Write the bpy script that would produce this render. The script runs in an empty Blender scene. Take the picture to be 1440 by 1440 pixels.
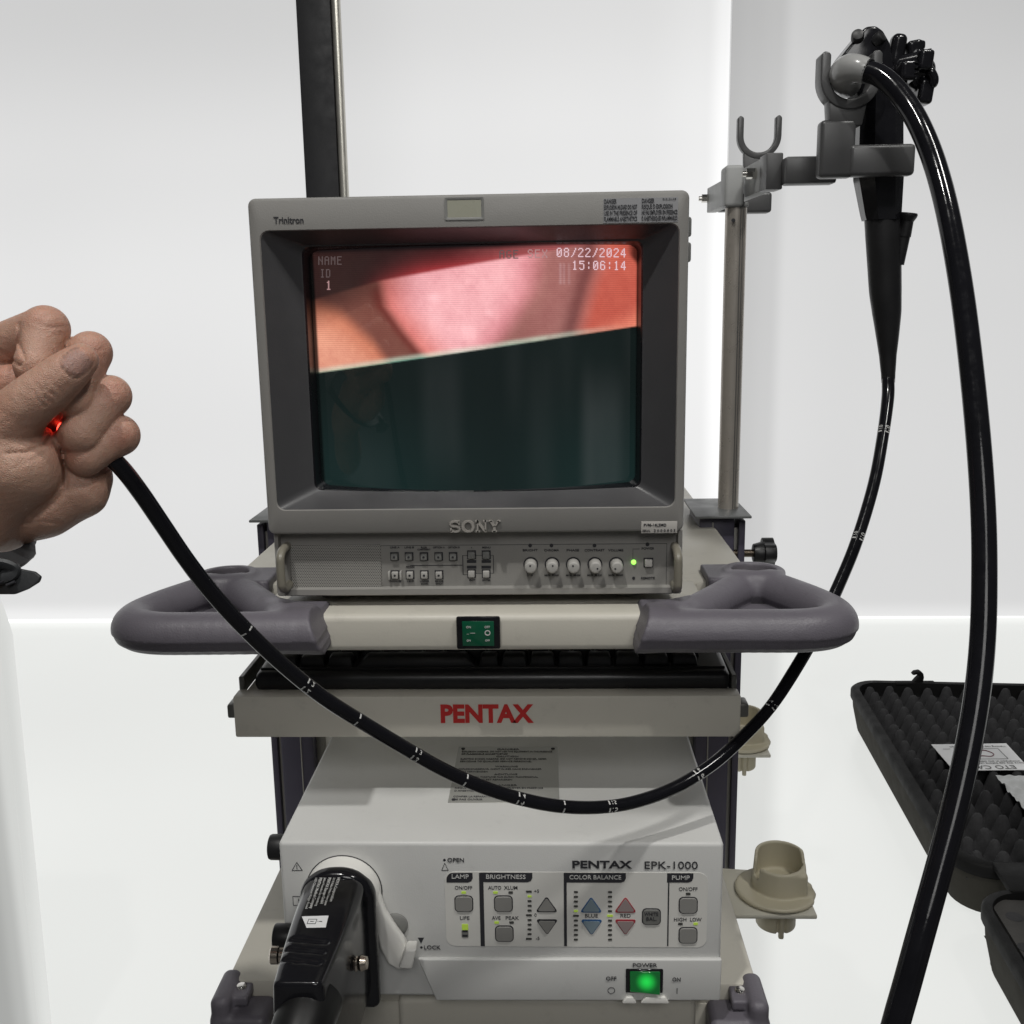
import bpy, bmesh, math, random
import numpy as np
from mathutils import Vector, Matrix, noise as mnoise

random.seed(7); np.random.seed(7)
scene = bpy.context.scene
COL = scene.collection
H0 = 0.66            # authored heights are measured from the lower edge of the monitor bezel; the floor is at -H0

# ------------------------------------------------------------------ camera
CAM = (0.0614, -0.8298, 0.1863); YAW, PITCH, ROLL, FPX = -0.0361, 0.2002, -0.016, 1442.0
_f = np.array([math.sin(YAW)*math.cos(PITCH), math.cos(YAW)*math.cos(PITCH), -math.sin(PITCH)])
_r = np.array([math.cos(YAW), -math.sin(YAW), 0.0]); _u = np.cross(_r, _f)
_c, _s = math.cos(ROLL), math.sin(ROLL)
_r, _u = _c*_r+_s*_u, -_s*_r+_c*_u
cd = bpy.data.cameras.new('camera'); cam = bpy.data.objects.new('camera', cd); COL.objects.link(cam)
cam.matrix_world = Matrix(((_r[0], _u[0], -_f[0], CAM[0]), (_r[1], _u[1], -_f[1], CAM[1]), (_r[2], _u[2], -_f[2], CAM[2]+H0), (0, 0, 0, 1)))
cd.sensor_width = 36; cd.lens = 36*FPX/1440; cd.clip_start = 0.02; cd.clip_end = 60
scene.camera = cam
# ------------------------------------------------------------------ world, lamps, exposure
w = bpy.data.worlds.new('World'); scene.world = w; w.use_nodes = True
wn, wl = w.node_tree.nodes, w.node_tree.links
def wmath(op, a, b_=None, c_=None):
    n = wn.new('ShaderNodeMath'); n.operation = op
    for k, v in enumerate((a, b_, c_)):
        if v is None: continue
        if isinstance(v, (int, float)): n.inputs[k].default_value = v
        else: wl.new(v, n.inputs[k])
    return n.outputs[0]
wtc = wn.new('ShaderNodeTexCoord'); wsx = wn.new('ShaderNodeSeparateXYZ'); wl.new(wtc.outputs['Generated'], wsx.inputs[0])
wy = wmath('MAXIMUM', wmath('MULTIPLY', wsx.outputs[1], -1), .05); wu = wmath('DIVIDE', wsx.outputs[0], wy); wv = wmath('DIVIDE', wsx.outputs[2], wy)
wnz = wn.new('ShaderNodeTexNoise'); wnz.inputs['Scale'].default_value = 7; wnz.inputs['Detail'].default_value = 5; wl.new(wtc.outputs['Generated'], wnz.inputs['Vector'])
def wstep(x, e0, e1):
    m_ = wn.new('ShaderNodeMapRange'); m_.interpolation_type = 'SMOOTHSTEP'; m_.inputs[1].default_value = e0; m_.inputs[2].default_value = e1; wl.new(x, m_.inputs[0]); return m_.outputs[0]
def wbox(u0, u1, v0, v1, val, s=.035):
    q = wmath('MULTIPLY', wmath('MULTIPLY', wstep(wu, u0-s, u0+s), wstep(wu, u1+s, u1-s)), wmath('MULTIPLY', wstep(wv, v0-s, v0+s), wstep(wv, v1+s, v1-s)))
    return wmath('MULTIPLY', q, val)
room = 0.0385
for bx_ in ((.345, .50, -.45, -.085, .30), (.335, .36, -.45, -.07, .20), (.515, .56, -.45, .0, .10), (-.27, -.13, -.16, -.045, .14), (-.62, -.40, -.30, -.14, .08), (-.34, -.22, -.6, -.21, .12), (.24, .30, -.12, .16, .05), (.05, .10, -.10, .02, .10), (.13, .22, -.20, -.05, .08), (.40, .47, .02, .10, .20)):  # soft bright boxes painted into the backdrop to reflect in the monitor screen
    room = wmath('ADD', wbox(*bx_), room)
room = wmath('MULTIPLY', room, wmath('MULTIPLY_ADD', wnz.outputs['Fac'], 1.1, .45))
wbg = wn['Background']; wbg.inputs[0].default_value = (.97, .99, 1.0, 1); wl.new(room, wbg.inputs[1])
def area(name, loc, tgt, size, power, col=(1, 1, 1), shape='DISK'):
    l = bpy.data.lights.new(name, 'AREA'); l.shape = shape; l.size = size; l.energy = power; l.color = col
    o = bpy.data.objects.new(name, l); COL.objects.link(o); o.location = (loc[0], loc[1], loc[2]+H0)
    d = Vector((tgt[0]-loc[0], tgt[1]-loc[1], tgt[2]-loc[2])); o.rotation_euler = d.to_track_quat('-Z', 'Y').to_euler()
    return o
area('ceiling_spot', (-0.40, -1.00, 2.3), (0.0, 0.0, -0.1), 0.09, 25, (1.0, 0.985, 0.95))
area('ceiling_spot', (1.15, -0.85, 2.3), (0.1, 0.1, -0.1), 0.30, 21, (1.0, 0.985, 0.95))
area('front_fill', (0.3, -3.0, 2.0), (0.0, 0.0, -0.25), 1.4, 28, (1.0, 0.99, 0.975))  # broad fill lamp added behind the camera to brighten the front faces
scene.view_settings.view_transform = 'Standard'; scene.view_settings.look = 'None'
scene.view_settings.exposure = 0; scene.view_settings.gamma = 1; scene.view_settings.use_curve_mapping = False
scene.cycles.max_bounces = 8; scene.cycles.caustics_reflective = False; scene.cycles.caustics_refractive = False
scene.cycles.use_denoising = True

# ------------------------------------------------------------------ points from picture positions at a known depth
def ray(px, py): return _f+_r*(px-720)/FPX-_u*(py-720)/FPX
def at(px, py, Y):
    d = ray(px, py); t = (Y-CAM[1])/d[1]; return np.array(CAM)+d*t
def atz(px, py, Z):
    d = ray(px, py); t = (Z-CAM[2])/d[2]; return np.array(CAM)+d*t
def atd(px, py, D): return np.array(CAM)+ray(px, py)*D

# ------------------------------------------------------------------ materials
def srgb(r, g, b):
    f = lambda v: (v/255/12.92) if v <= 10 else ((v/255+0.055)/1.055)**2.4
    return (f(r), f(g), f(b))
MATS = {}
def mat(name, col, rough=0.5, metal=0.0, var=0.06, vscale=9.0, bump=0.0, bscale=400.0, coat=0.0, emit=None, estr=0.0, sss=0.0, spec=0.5, rvar=0.08, dirt=0.0):
    if name in MATS: return MATS[name]
    m = bpy.data.materials.new(name); m.use_nodes = True; nt = m.node_tree; N = nt.nodes; L = nt.links
    p = N['Principled BSDF']; p.inputs['Roughness'].default_value = rough; p.inputs['Metallic'].default_value = metal
    p.inputs['Specular IOR Level'].default_value = spec; p.inputs['Coat Weight'].default_value = coat
    tc = N.new('ShaderNodeTexCoord')
    n = N.new('ShaderNodeTexNoise'); n.inputs['Scale'].default_value = vscale; n.inputs['Detail'].default_value = 6
    L.new(tc.outputs['Object'], n.inputs['Vector'])
    mx = N.new('ShaderNodeMix'); mx.data_type = 'RGBA'
    mx.inputs[6].default_value = (*[c*(1-var) for c in col], 1); mx.inputs[7].default_value = (*[min(1, c*(1+var)) for c in col], 1)
    L.new(n.outputs['Fac'], mx.inputs[0]); colout = mx.outputs[2]
    if dirt:                                              # small scuffs and grime specks
        nd = N.new('ShaderNodeTexNoise'); nd.inputs['Scale'].default_value = 55; nd.inputs['Detail'].default_value = 9; nd.inputs['Roughness'].default_value = .7; L.new(tc.outputs['Object'], nd.inputs['Vector'])
        rd = N.new('ShaderNodeMapRange'); rd.inputs[1].default_value = .56; rd.inputs[2].default_value = .72; rd.inputs[3].default_value = 0; rd.inputs[4].default_value = dirt; L.new(nd.outputs['Fac'], rd.inputs[0])
        md = N.new('ShaderNodeMix'); md.data_type = 'RGBA'; L.new(rd.outputs[0], md.inputs[0]); L.new(colout, md.inputs[6]); md.inputs[7].default_value = (*[c*.45 for c in col], 1); colout = md.outputs[2]
    L.new(colout, p.inputs['Base Color'])
    if rvar:
        mr = N.new('ShaderNodeMapRange'); mr.inputs[1].default_value = 0.3; mr.inputs[2].default_value = 0.7
        mr.inputs[3].default_value = max(0.02, rough-rvar); mr.inputs[4].default_value = min(1, rough+rvar)
        n3 = N.new('ShaderNodeTexNoise'); n3.inputs['Scale'].default_value = vscale*4; n3.inputs['Detail'].default_value = 8
        L.new(tc.outputs['Object'], n3.inputs['Vector']); L.new(n3.outputs['Fac'], mr.inputs[0]); L.new(mr.outputs[0], p.inputs['Roughness'])
    if bump:
        n2 = N.new('ShaderNodeTexNoise'); n2.inputs['Scale'].default_value = bscale; n2.inputs['Detail'].default_value = 3
        b = N.new('ShaderNodeBump'); b.inputs['Strength'].default_value = bump; b.inputs['Distance'].default_value = 0.0006
        L.new(tc.outputs['Object'], n2.inputs['Vector']); L.new(n2.outputs['Fac'], b.inputs['Height']); L.new(b.outputs['Normal'], p.inputs['Normal'])
    if emit is not None:
        p.inputs['Emission Color'].default_value = (*emit, 1); p.inputs['Emission Strength'].default_value = estr
    if sss:
        p.inputs['Subsurface Weight'].default_value = sss; p.inputs['Subsurface Radius'].default_value = (1, .35, .2); p.inputs['Subsurface Scale'].default_value = 0.006
    MATS[name] = m; return m
M_CASE = mat('monitor_grey', (.235, .228, .215), .5, bump=.25, bscale=900, var=.04, dirt=.12)
M_PANEL = mat('control_panel_grey', (.275, .267, .25), .5, bump=.2, bscale=900, var=.03)
M_DARK = mat('charcoal_plastic', (.058, .058, .061), .40, bump=.15, bscale=900)
M_BEIGE = mat('beige_enamel', (.58, .555, .485), .42, bump=.15, bscale=500, var=.05, dirt=.18)
M_PURP = mat('mauve_plastic', (.132, .122, .142), .46, bump=.4, bscale=700, var=.10, dirt=.30)
M_POST = mat('dark_mauve_post', (.055, .05, .072), .4)
M_STRIP = mat('grey_aluminium', (.36, .35, .32), .42, metal=.5)
M_WHITE = mat('ivory_plastic', (.63, .63, .612), .42, bump=.2, bscale=900, var=.035, dirt=.10)
M_WHITE2 = mat('white_plastic', (.78, .77, .73), .35, var=.03)
M_BLACK = mat('black_rubber', (.012, .012, .013), .42, var=.15)
M_GLOSS = mat('black_gloss', (.009, .009, .011), .15, var=.15, vscale=30, rvar=.05, spec=.4)
M_TUBE = mat('black_tube', (.008, .008, .010), .13, var=.3, vscale=40, rvar=.06, bump=.05, bscale=500, spec=.28)
M_BOOT = mat('grey_boot', (.34, .34, .335), .2, spec=.6)
M_HOOK = mat('hook_grey', (.072, .072, .073), .38, var=.05)
M_LBAR = mat('light_grey_bar', (.36, .365, .36), .5, var=.05, spec=.3, dirt=.1)
M_STEEL = mat('brushed_steel', (.50, .46, .41), .3, metal=.55, var=.06)
M_CHROME = mat('chrome', (.72, .70, .66), .16, metal=1.0)
M_INK = mat('dark_ink', (.03, .03, .035), .5, var=0)
M_INKG = mat('grey_ink', (.085, .085, .085), .5, var=0)
M_WINK = mat('white_ink', (.62, .62, .60), .5, var=0)
M_RED = mat('red_paint', (.50, .022, .020), .45, var=.03)
M_KEY = mat('grey_key', (.21, .21, .20), .45, var=.04)
M_KEYL = mat('light_key', (.42, .41, .385), .45, var=.04)
M_LGREEN = mat('green_led', (.35, .5, .08), .4, emit=srgb(160, 185, 60), estr=.35)
M_LEDON = mat('lit_green_led', (.3, .8, .1), .3, emit=(.35, 1.0, .12), estr=1.6)
M_GSW = mat('green_switch', (.003, .085, .04), .18, coat=.5)
M_HOLD = mat('tan_plastic', (.52, .48, .36), .5, bump=.2, bscale=600)
M_FOAM = mat('black_foam', (.044, .044, .046), .95, bump=1.0, bscale=1500, var=.25, vscale=200, spec=.2)
M_CASEP = mat('case_plastic', (.008, .008, .008), .6, bump=.4, bscale=800, spec=.12)
M_CASEO = mat('case_side', (.040, .038, .032), .8, bump=.3, bscale=800, spec=.08)
M_PAPER = mat('paper', (.74, .745, .75), .6, var=.02)
M_BLUEB = mat('blue_outline', (.035, .11, .26), .45); M_REDB = mat('red_outline', (.36, .03, .045), .45)

# ------------------------------------------------------------------ mesh builder
class B:
    def __init__(s): s.bm = bmesh.new()
    def add(s, t):
        me = bpy.data.meshes.new('t'); t.to_mesh(me); t.free(); s.bm.from_mesh(me); bpy.data.meshes.remove(me); return s
    def box(s, x0, x1, y0, y1, z0, z1, r=0, seg=2, fn=None):
        t = bmesh.new(); bmesh.ops.create_cube(t, size=1)
        for v in t.verts: v.co = ((x0+x1)/2+v.co.x*(x1-x0), (y0+y1)/2+v.co.y*(y1-y0), (z0+z1)/2+v.co.z*(z1-z0))
        if r: bmesh.ops.bevel(t, geom=t.edges[:], offset=r, segments=seg, affect='EDGES', profile=.5, clamp_overlap=True)
        if fn:
            for v in t.verts: v.co = fn(v.co)
        return s.add(t)
    def prism(s, poly, ext, r=0, seg=2):
        t = bmesh.new(); e = Vector(ext); a = [t.verts.new(Vector(p)) for p in poly]; b = [t.verts.new(Vector(p)+e) for p in poly]
        n = len(a); t.faces.new(a); t.faces.new(b[::-1])
        for i in range(n): t.faces.new((a[i], b[i], b[(i+1) % n], a[(i+1) % n]))
        bmesh.ops.recalc_face_normals(t, faces=t.faces[:])
        if r: bmesh.ops.bevel(t, geom=t.edges[:], offset=r, segments=seg, affect='EDGES', profile=.5, clamp_overlap=True)
        return s.add(t)
    def quad(s, *ps):
        s.bm.faces.new([s.bm.verts.new(Vector(p)) for p in ps]); return s
    def lathe(s, o, ax, prof, n=28, up=None, caps=True):
        o = Vector(o); ax = Vector(ax).normalized(); a = ax.orthogonal().normalized() if up is None else (Vector(up)-ax*Vector(up).dot(ax)).normalized(); b = ax.cross(a)
        rings = []
        for r, h in prof:
            rings.append([s.bm.verts.new(o+ax*h+(a*math.cos(6.28318531*i/n)+b*math.sin(6.28318531*i/n))*r) for i in range(n)])
        for q in range(len(rings)-1):
            for i in range(n):
                j = (i+1) % n; s.bm.faces.new((rings[q][i], rings[q][j], rings[q+1][j], rings[q+1][i]))
        if caps: s.bm.faces.new(rings[0][::-1]); s.bm.faces.new(rings[-1])
        return s
    def cyl(s, p0, p1, r, r1=None, n=24, bev=0):
        p0 = Vector(p0); p1 = Vector(p1); l = (p1-p0).length; r1 = r if r1 is None else r1
        pr = [(r, 0), (r1, l)] if not bev else [(r-bev, 0), (r-.3*bev, .3*bev), (r, bev), (r1, l-bev), (r1-.3*bev, l-.3*bev), (r1-bev, l)]
        return s.lathe(p0, p1-p0, pr, n)
    def tube(s, pts, rad, n=16, sub=6, flat=None):
        P, R = smooth_path(pts, rad, sub)
        fr = frames(P); rings = []
        for (p, t, a, b), r in zip(fr, R):
            ra, rb = (r, r) if flat is None else (r*flat[0], r*flat[1])
            rings.append([s.bm.verts.new(p+a*math.cos(2*math.pi*i/n)*ra+b*math.sin(2*math.pi*i/n)*rb) for i in range(n)])
        for q in range(len(rings)-1):
            for i in range(n):
                j = (i+1) % n; s.bm.faces.new((rings[q][i], rings[q][j], rings[q+1][j], rings[q+1][i]))
        s.bm.faces.new(rings[0][::-1]); s.bm.faces.new(rings[-1]); return s
    def text(s, body, o, xd, yd, size, ext=.0002, bold=0.0, sx=1.0, align='CENTER', mono=0, fn=None, width=None):
        t = text_bm(body, bold, ext/size, align); xd = Vector(xd).normalized(); yd = Vector(yd).normalized(); zd = xd.cross(yd); o = Vector(o)
        if width:
            xs = [v.co.x for v in t.verts]; sx = width/(size*max(1e-6, max(xs)-min(xs)))
        for v in t.verts:
            q = v.co.copy(); v.co = o+xd*(q.x*size*sx)+yd*(q.y*size)+zd*(q.z*size)
            if fn: v.co = fn(v.co)
        return s.add(t)
    def grid(s, nu, nv, fn, closed=False):
        vs = [[s.bm.verts.new(Vector(fn(i/nu, j/nv))) for j in range(nv+1)] for i in range(nu+1)]
        for i in range(nu):
            for j in range(nv): s.bm.faces.new((vs[i][j], vs[i+1][j], vs[i+1][j+1], vs[i][j+1]))
        return s
def smooth_path(pts, rad, sub):
    P = [Vector(p) for p in pts]; n = len(P)
    R = [rad]*n if not hasattr(rad, '__len__') else list(rad)
    if n == 2 or sub <= 1: return P, R
    oP, oR = [], []
    for i in range(n-1):
        p0 = P[i-1] if i else P[0]*2-P[1]; p3 = P[i+2] if i+2 < n else P[-1]*2-P[-2]; p1, p2 = P[i], P[i+1]
        for k in range(sub):
            t = k/sub
            oP.append(.5*((2*p1)+(p2-p0)*t+(2*p0-5*p1+4*p2-p3)*t*t+(3*p1-p0-3*p2+p3)*t**3)); oR.append(R[i]+(R[i+1]-R[i])*t)
    oP.append(P[-1]); oR.append(R[-1]); return oP, oR
def frames(P):
    out = []; a = None
    for i, p in enumerate(P):
        t = (P[min(i+1, len(P)-1)]-P[max(i-1, 0)]).normalized()
        a = t.orthogonal().normalized() if a is None else (a-t*a.dot(t)).normalized()
        out.append((p, t, a, t.cross(a)))
    return out
def text_bm(body, bold, ext, align):
    cu = bpy.data.curves.new('t', 'FONT'); cu.body = body; cu.size = 1; cu.offset = bold; cu.extrude = ext; cu.align_x = align; cu.align_y = 'CENTER'; cu.resolution_u = 3
    ob = bpy.data.objects.new('t', cu); me = ob.to_mesh(); t = bmesh.new(); t.from_mesh(me); ob.to_mesh_clear()
    bpy.data.objects.remove(ob); bpy.data.curves.remove(cu); return t

# ------------------------------------------------------------------ things and parts
def thing(name, label, cat, loc, group=None):
    o = bpy.data.objects.new(name, None); COL.objects.link(o); o.location = (loc[0], loc[1], loc[2]+H0); o.empty_display_size = .02
    o['label'] = label; o['category'] = cat
    if group: o['group'] = group
    return o
def root_of(o):
    while o.parent: o = o.parent
    return o
def part(name, b, m, parent=None, smooth=40, label=None, kind=None):
    bm = b.bm if isinstance(b, B) else b
    me = bpy.data.meshes.new(name)
    off = Vector((0, 0, H0)) - (root_of(parent).location if parent else Vector((0, 0, 0)))
    bmesh.ops.translate(bm, vec=off, verts=bm.verts[:]); bm.to_mesh(me); bm.free()
    if smooth:
        me.polygons.foreach_set('use_smooth', [True]*len(me.polygons))
        if smooth < 180: me.set_sharp_from_angle(angle=math.radians(smooth))
    me.materials.append(m); o = bpy.data.objects.new(name, me); COL.objects.link(o)
    if parent: o.parent = parent
    if label: o['label'] = label
    if kind: o['kind'] = kind
    return o
def tag(o, label, cat, group=None):
    o['label'] = label; o['category'] = cat
    if group: o['group'] = group
    return o

# ------------------------------------------------------------------ implicit surfaces for moulded shapes
def surfnet(f, lo, hi, h, newton=2):
    ax = [np.arange(lo[i], hi[i]+h, h) for i in range(3)]
    G = np.meshgrid(*ax, indexing='ij'); V = f(*G); ins = V < 0
    nx, ny, nz = V.shape; cnt = np.zeros((nx-1, ny-1, nz-1), np.int8)
    sl = lambda A, o: A[o[0]:o[0]+nx-1, o[1]:o[1]+ny-1, o[2]:o[2]+nz-1]
    cor = [(i, j, k) for i in (0, 1) for j in (0, 1) for k in (0, 1)]
    for c in cor: cnt += sl(ins, c)
    I = np.argwhere((cnt > 0) & (cnt < 8)); vid = -np.ones(cnt.shape, int); vid[tuple(I.T)] = np.arange(len(I))
    acc = np.zeros((len(I), 3)); num = np.zeros(len(I))
    for a in cor:
        for d in range(3):
            if a[d]: continue
            b = list(a); b[d] = 1
            va = V[I[:, 0]+a[0], I[:, 1]+a[1], I[:, 2]+a[2]]; vb = V[I[:, 0]+b[0], I[:, 1]+b[1], I[:, 2]+b[2]]
            k = (va < 0) != (vb < 0); t = np.where(k, va/np.where(k, va-vb, 1), 0)
            q = np.array(a, float)[None]+np.eye(3)[d][None]*t[:, None]
            acc += q*k[:, None]; num += k
    vs = np.array(lo)+(I+acc/num[:, None])*h
    for _ in range(newton):
        e = h*.25; d0 = f(*vs.T)
        g = np.stack([(f(*(vs+np.eye(3)[i]*e).T)-f(*(vs-np.eye(3)[i]*e).T))/(2*e) for i in range(3)], 1)
        st = (d0/np.maximum((g*g).sum(1), .2))[:, None]*g
        ln = np.linalg.norm(st, axis=1, keepdims=True); vs = vs-st*np.minimum(1, .5*h/np.maximum(ln, 1e-9))
    F = []
    for d in range(3):
        s0 = [slice(None)]*3; s1 = [slice(None)]*3; s0[d] = slice(0, -1); s1[d] = slice(1, None)
        A = ins[tuple(s0)]; Bm = ins[tuple(s1)]; E = np.argwhere(A != Bm)
        u, v = (d+1) % 3, (d+2) % 3
        E = E[(E[:, u] > 0) & (E[:, v] > 0) & (E[:, u] < V.shape[u]-1) & (E[:, v] < V.shape[v]-1)]
        q = []
        for du, dv in ((-1, -1), (0, -1), (0, 0), (-1, 0)):
            c = E.copy(); c[:, u] += du; c[:, v] += dv; q.append(vid[tuple(c.T)])
        q = np.stack(q, 1); fl = ~A[tuple(E.T)]; q[fl] = q[fl][:, ::-1]; F.append(q)
    F = np.concatenate(F); F = F[(F >= 0).all(1)]
    return vs, F
def part_np(name, vs, F, m, parent, label=None, color=None):
    me = bpy.data.meshes.new(name); off = np.array([0, 0, H0])-np.array(root_of(parent).location)
    me.from_pydata((vs+off).tolist(), [], F.tolist()); me.polygons.foreach_set('use_smooth', [True]*len(me.polygons))
    if color is not None:
        ca = me.color_attributes.new('tint', 'FLOAT_COLOR', 'POINT'); ca.data.foreach_set('color', np.concatenate([color, np.ones((len(color), 1))], 1).astype(np.float32).ravel())
    me.materials.append(m); o = bpy.data.objects.new(name, me); COL.objects.link(o); o.parent = parent
    if label: o['label'] = label
    return o
def s_cap(x, y, z, a, b, ra, rb):
    a = np.asarray(a, float); b = np.asarray(b, float); d = b-a; L2 = d@d
    h = np.clip(((x-a[0])*d[0]+(y-a[1])*d[1]+(z-a[2])*d[2])/L2, 0, 1)
    return np.sqrt((x-a[0]-h*d[0])**2+(y-a[1]-h*d[1])**2+(z-a[2]-h*d[2])**2)-(ra+(rb-ra)*h)
def s_box(x, y, z, c, hs, r):
    q = [np.abs(v-c[i])-hs[i]+r for i, v in enumerate((x, y, z))]
    return np.sqrt(sum(np.maximum(v, 0)**2 for v in q))+np.minimum(np.maximum(np.maximum(q[0], q[1]), q[2]), 0)-r
def s_cylz(x, y, z, c, r, z0, z1, e=0):
    a = np.sqrt((x-c[0])**2+(y-c[1])**2)-r+e; b = np.abs(z-(z0+z1)/2)-(z1-z0)/2+e
    return np.minimum(np.maximum(a, b), 0)+np.sqrt(np.maximum(a, 0)**2+np.maximum(b, 0)**2)-e
def smin(a, b, k):
    h = np.clip(.5+.5*(b-a)/k, 0, 1); return b+(a-b)*h-k*h*(1-h)
def smax(a, b, k): return -smin(-a, -b, k)

# ================================================================== setting: glowing floor, backlit panels
def glow_mat(name, col, strength, nodes=None):
    m = bpy.data.materials.new(name); m.use_nodes = True; nt = m.node_tree; N = nt.nodes; L = nt.links; p = N['Principled BSDF']
    p.inputs['Base Color'].default_value = (.10, .10, .10, 1); p.inputs['Roughness'].default_value = .35; p.inputs['Specular IOR Level'].default_value = .25
    tc = N.new('ShaderNodeTexCoord'); n = N.new('ShaderNodeTexNoise'); n.inputs['Scale'].default_value = 1.1; n.inputs['Detail'].default_value = 2
    L.new(tc.outputs['Object'], n.inputs['Vector'])
    mr = N.new('ShaderNodeMapRange'); mr.inputs[3].default_value = strength*.95; mr.inputs[4].default_value = strength*1.05
    L.new(n.outputs['Fac'], mr.inputs[0]); p.inputs['Emission Color'].default_value = (*col, 1)
    out = mr.outputs[0]
    if nodes: out = nodes(N, L, tc, out)
    L.new(out, p.inputs['Emission Strength']); return m
def ramp(N, L, src, pts):
    """piecewise multiplier for the emission strength, along one axis"""
    lo, hi = pts[0][0], pts[-1][0]
    mr = N.new('ShaderNodeMapRange'); mr.inputs[1].default_value = lo; mr.inputs[2].default_value = hi; L.new(src, mr.inputs[0])
    r = N.new('ShaderNodeValToRGB'); r.color_ramp.interpolation = 'EASE'
    els = r.color_ramp.elements
    while len(els) < len(pts): els.new(.5)
    for e, (x, v) in zip(els, pts): e.position = (x-lo)/(hi-lo); e.color = (v, v, v, 1)
    L.new(mr.outputs[0], r.inputs[0]); return r.outputs[0]
def mul(N, L, a, b):
    m = N.new('ShaderNodeMath'); m.operation = 'MULTIPLY'; L.new(a, m.inputs[0]); L.new(b, m.inputs[1]); return m.outputs[0]
def axis(N, L, tc, k):
    s = N.new('ShaderNodeSeparateXYZ'); L.new(tc.outputs['Object'], s.inputs[0]); return s.outputs[k]
WY = lambda X: 1.885-.0128*X
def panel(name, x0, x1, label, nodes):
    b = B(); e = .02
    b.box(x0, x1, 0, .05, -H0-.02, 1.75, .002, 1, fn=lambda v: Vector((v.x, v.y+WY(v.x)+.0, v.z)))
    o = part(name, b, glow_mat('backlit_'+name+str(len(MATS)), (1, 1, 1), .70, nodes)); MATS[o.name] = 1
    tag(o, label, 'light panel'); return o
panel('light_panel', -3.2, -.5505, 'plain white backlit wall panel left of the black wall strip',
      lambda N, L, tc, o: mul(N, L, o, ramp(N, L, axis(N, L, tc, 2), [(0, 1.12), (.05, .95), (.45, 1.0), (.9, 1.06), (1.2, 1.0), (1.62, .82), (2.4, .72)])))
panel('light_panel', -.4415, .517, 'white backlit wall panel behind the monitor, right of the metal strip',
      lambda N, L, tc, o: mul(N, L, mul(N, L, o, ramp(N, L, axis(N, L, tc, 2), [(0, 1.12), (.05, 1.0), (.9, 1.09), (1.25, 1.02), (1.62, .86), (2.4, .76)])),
                              ramp(N, L, axis(N, L, tc, 0), [(-.45, .93), (-.2, 1.0), (.3, 1.03), (.46, 1.10), (.505, 1.3), (.517, 1.35)])))
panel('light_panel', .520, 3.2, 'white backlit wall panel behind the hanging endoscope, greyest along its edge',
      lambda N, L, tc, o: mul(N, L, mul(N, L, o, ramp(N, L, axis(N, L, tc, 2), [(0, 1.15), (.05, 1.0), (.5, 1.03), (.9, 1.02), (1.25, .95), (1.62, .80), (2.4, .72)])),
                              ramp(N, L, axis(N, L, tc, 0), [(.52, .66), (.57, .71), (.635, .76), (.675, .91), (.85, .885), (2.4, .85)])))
b = B(); b.box(-.5500, -.4655, WY(-.5)-.012, WY(-.5)+.03, -H0, 1.75, .002)
tag(part('wall_strip', b, mat('black_strip', (.012, .012, .014), .6, bump=.2)), 'matte black vertical wall strip between two white panels', 'wall strip')
b = B(); b.lathe((-.4535, WY(-.45)+.004, -H0), (0, 0, 1), [(.0115, 0), (.0115, 2.4)], 20)
tag(part('metal_trim', b, mat('satin_trim', (.62, .60, .54), .35, metal=.7)), 'slim satin metal trim beside the black wall strip', 'trim')
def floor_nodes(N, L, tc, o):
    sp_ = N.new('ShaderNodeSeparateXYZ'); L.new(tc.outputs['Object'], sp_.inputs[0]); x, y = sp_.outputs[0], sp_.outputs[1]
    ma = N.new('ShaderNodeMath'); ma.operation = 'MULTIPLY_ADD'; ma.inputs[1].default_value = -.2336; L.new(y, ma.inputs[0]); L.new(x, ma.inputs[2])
    st_ = ramp(N, L, ma.outputs[0], [(-.55, 1.0), (-.15, .97), (.12, .80), (.235, .84), (.275, 1.02), (.36, 1.0), (2.0, .98)])  # darker slanted band in the floor's emission beside the cart
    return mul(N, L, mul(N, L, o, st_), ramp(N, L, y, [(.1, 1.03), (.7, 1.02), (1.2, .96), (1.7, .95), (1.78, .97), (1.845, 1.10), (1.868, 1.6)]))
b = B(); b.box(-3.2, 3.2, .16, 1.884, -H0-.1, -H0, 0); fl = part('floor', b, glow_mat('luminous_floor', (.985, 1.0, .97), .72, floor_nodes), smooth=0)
fl['kind'] = 'structure'; fl['label'] = 'white luminous floor'
b = B(); b.box(-3.2, 3.2, -3.5, .158, -H0-.1, -H0, 0); fl2 = part('floor', b, mat('grey_vinyl', (.12, .12, .12), .6), smooth=0)
fl2['kind'] = 'structure'; fl2['label'] = 'grey vinyl floor in front of the luminous floor'
del fl2['label'], fl['label']

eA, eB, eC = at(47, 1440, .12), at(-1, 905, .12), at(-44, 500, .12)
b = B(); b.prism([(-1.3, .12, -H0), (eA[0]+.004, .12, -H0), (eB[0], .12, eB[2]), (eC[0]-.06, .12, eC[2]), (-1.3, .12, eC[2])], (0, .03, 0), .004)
tag(part('light_panel', b, glow_mat('side_panel', (.985, 1.0, .97), .37, lambda N, L, tc, o: mul(N, L, o, ramp(N, L, axis(N, L, tc, 0), [(-1.3, .9), (eA[0]-.06, .96), (eA[0]-.028, 1.0), (eA[0]-.010, 1.25), (eA[0]+.004, 1.7)])))), 'greyish side panel whose edge shows at the lower left, beyond the hand', 'light panel')
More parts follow.
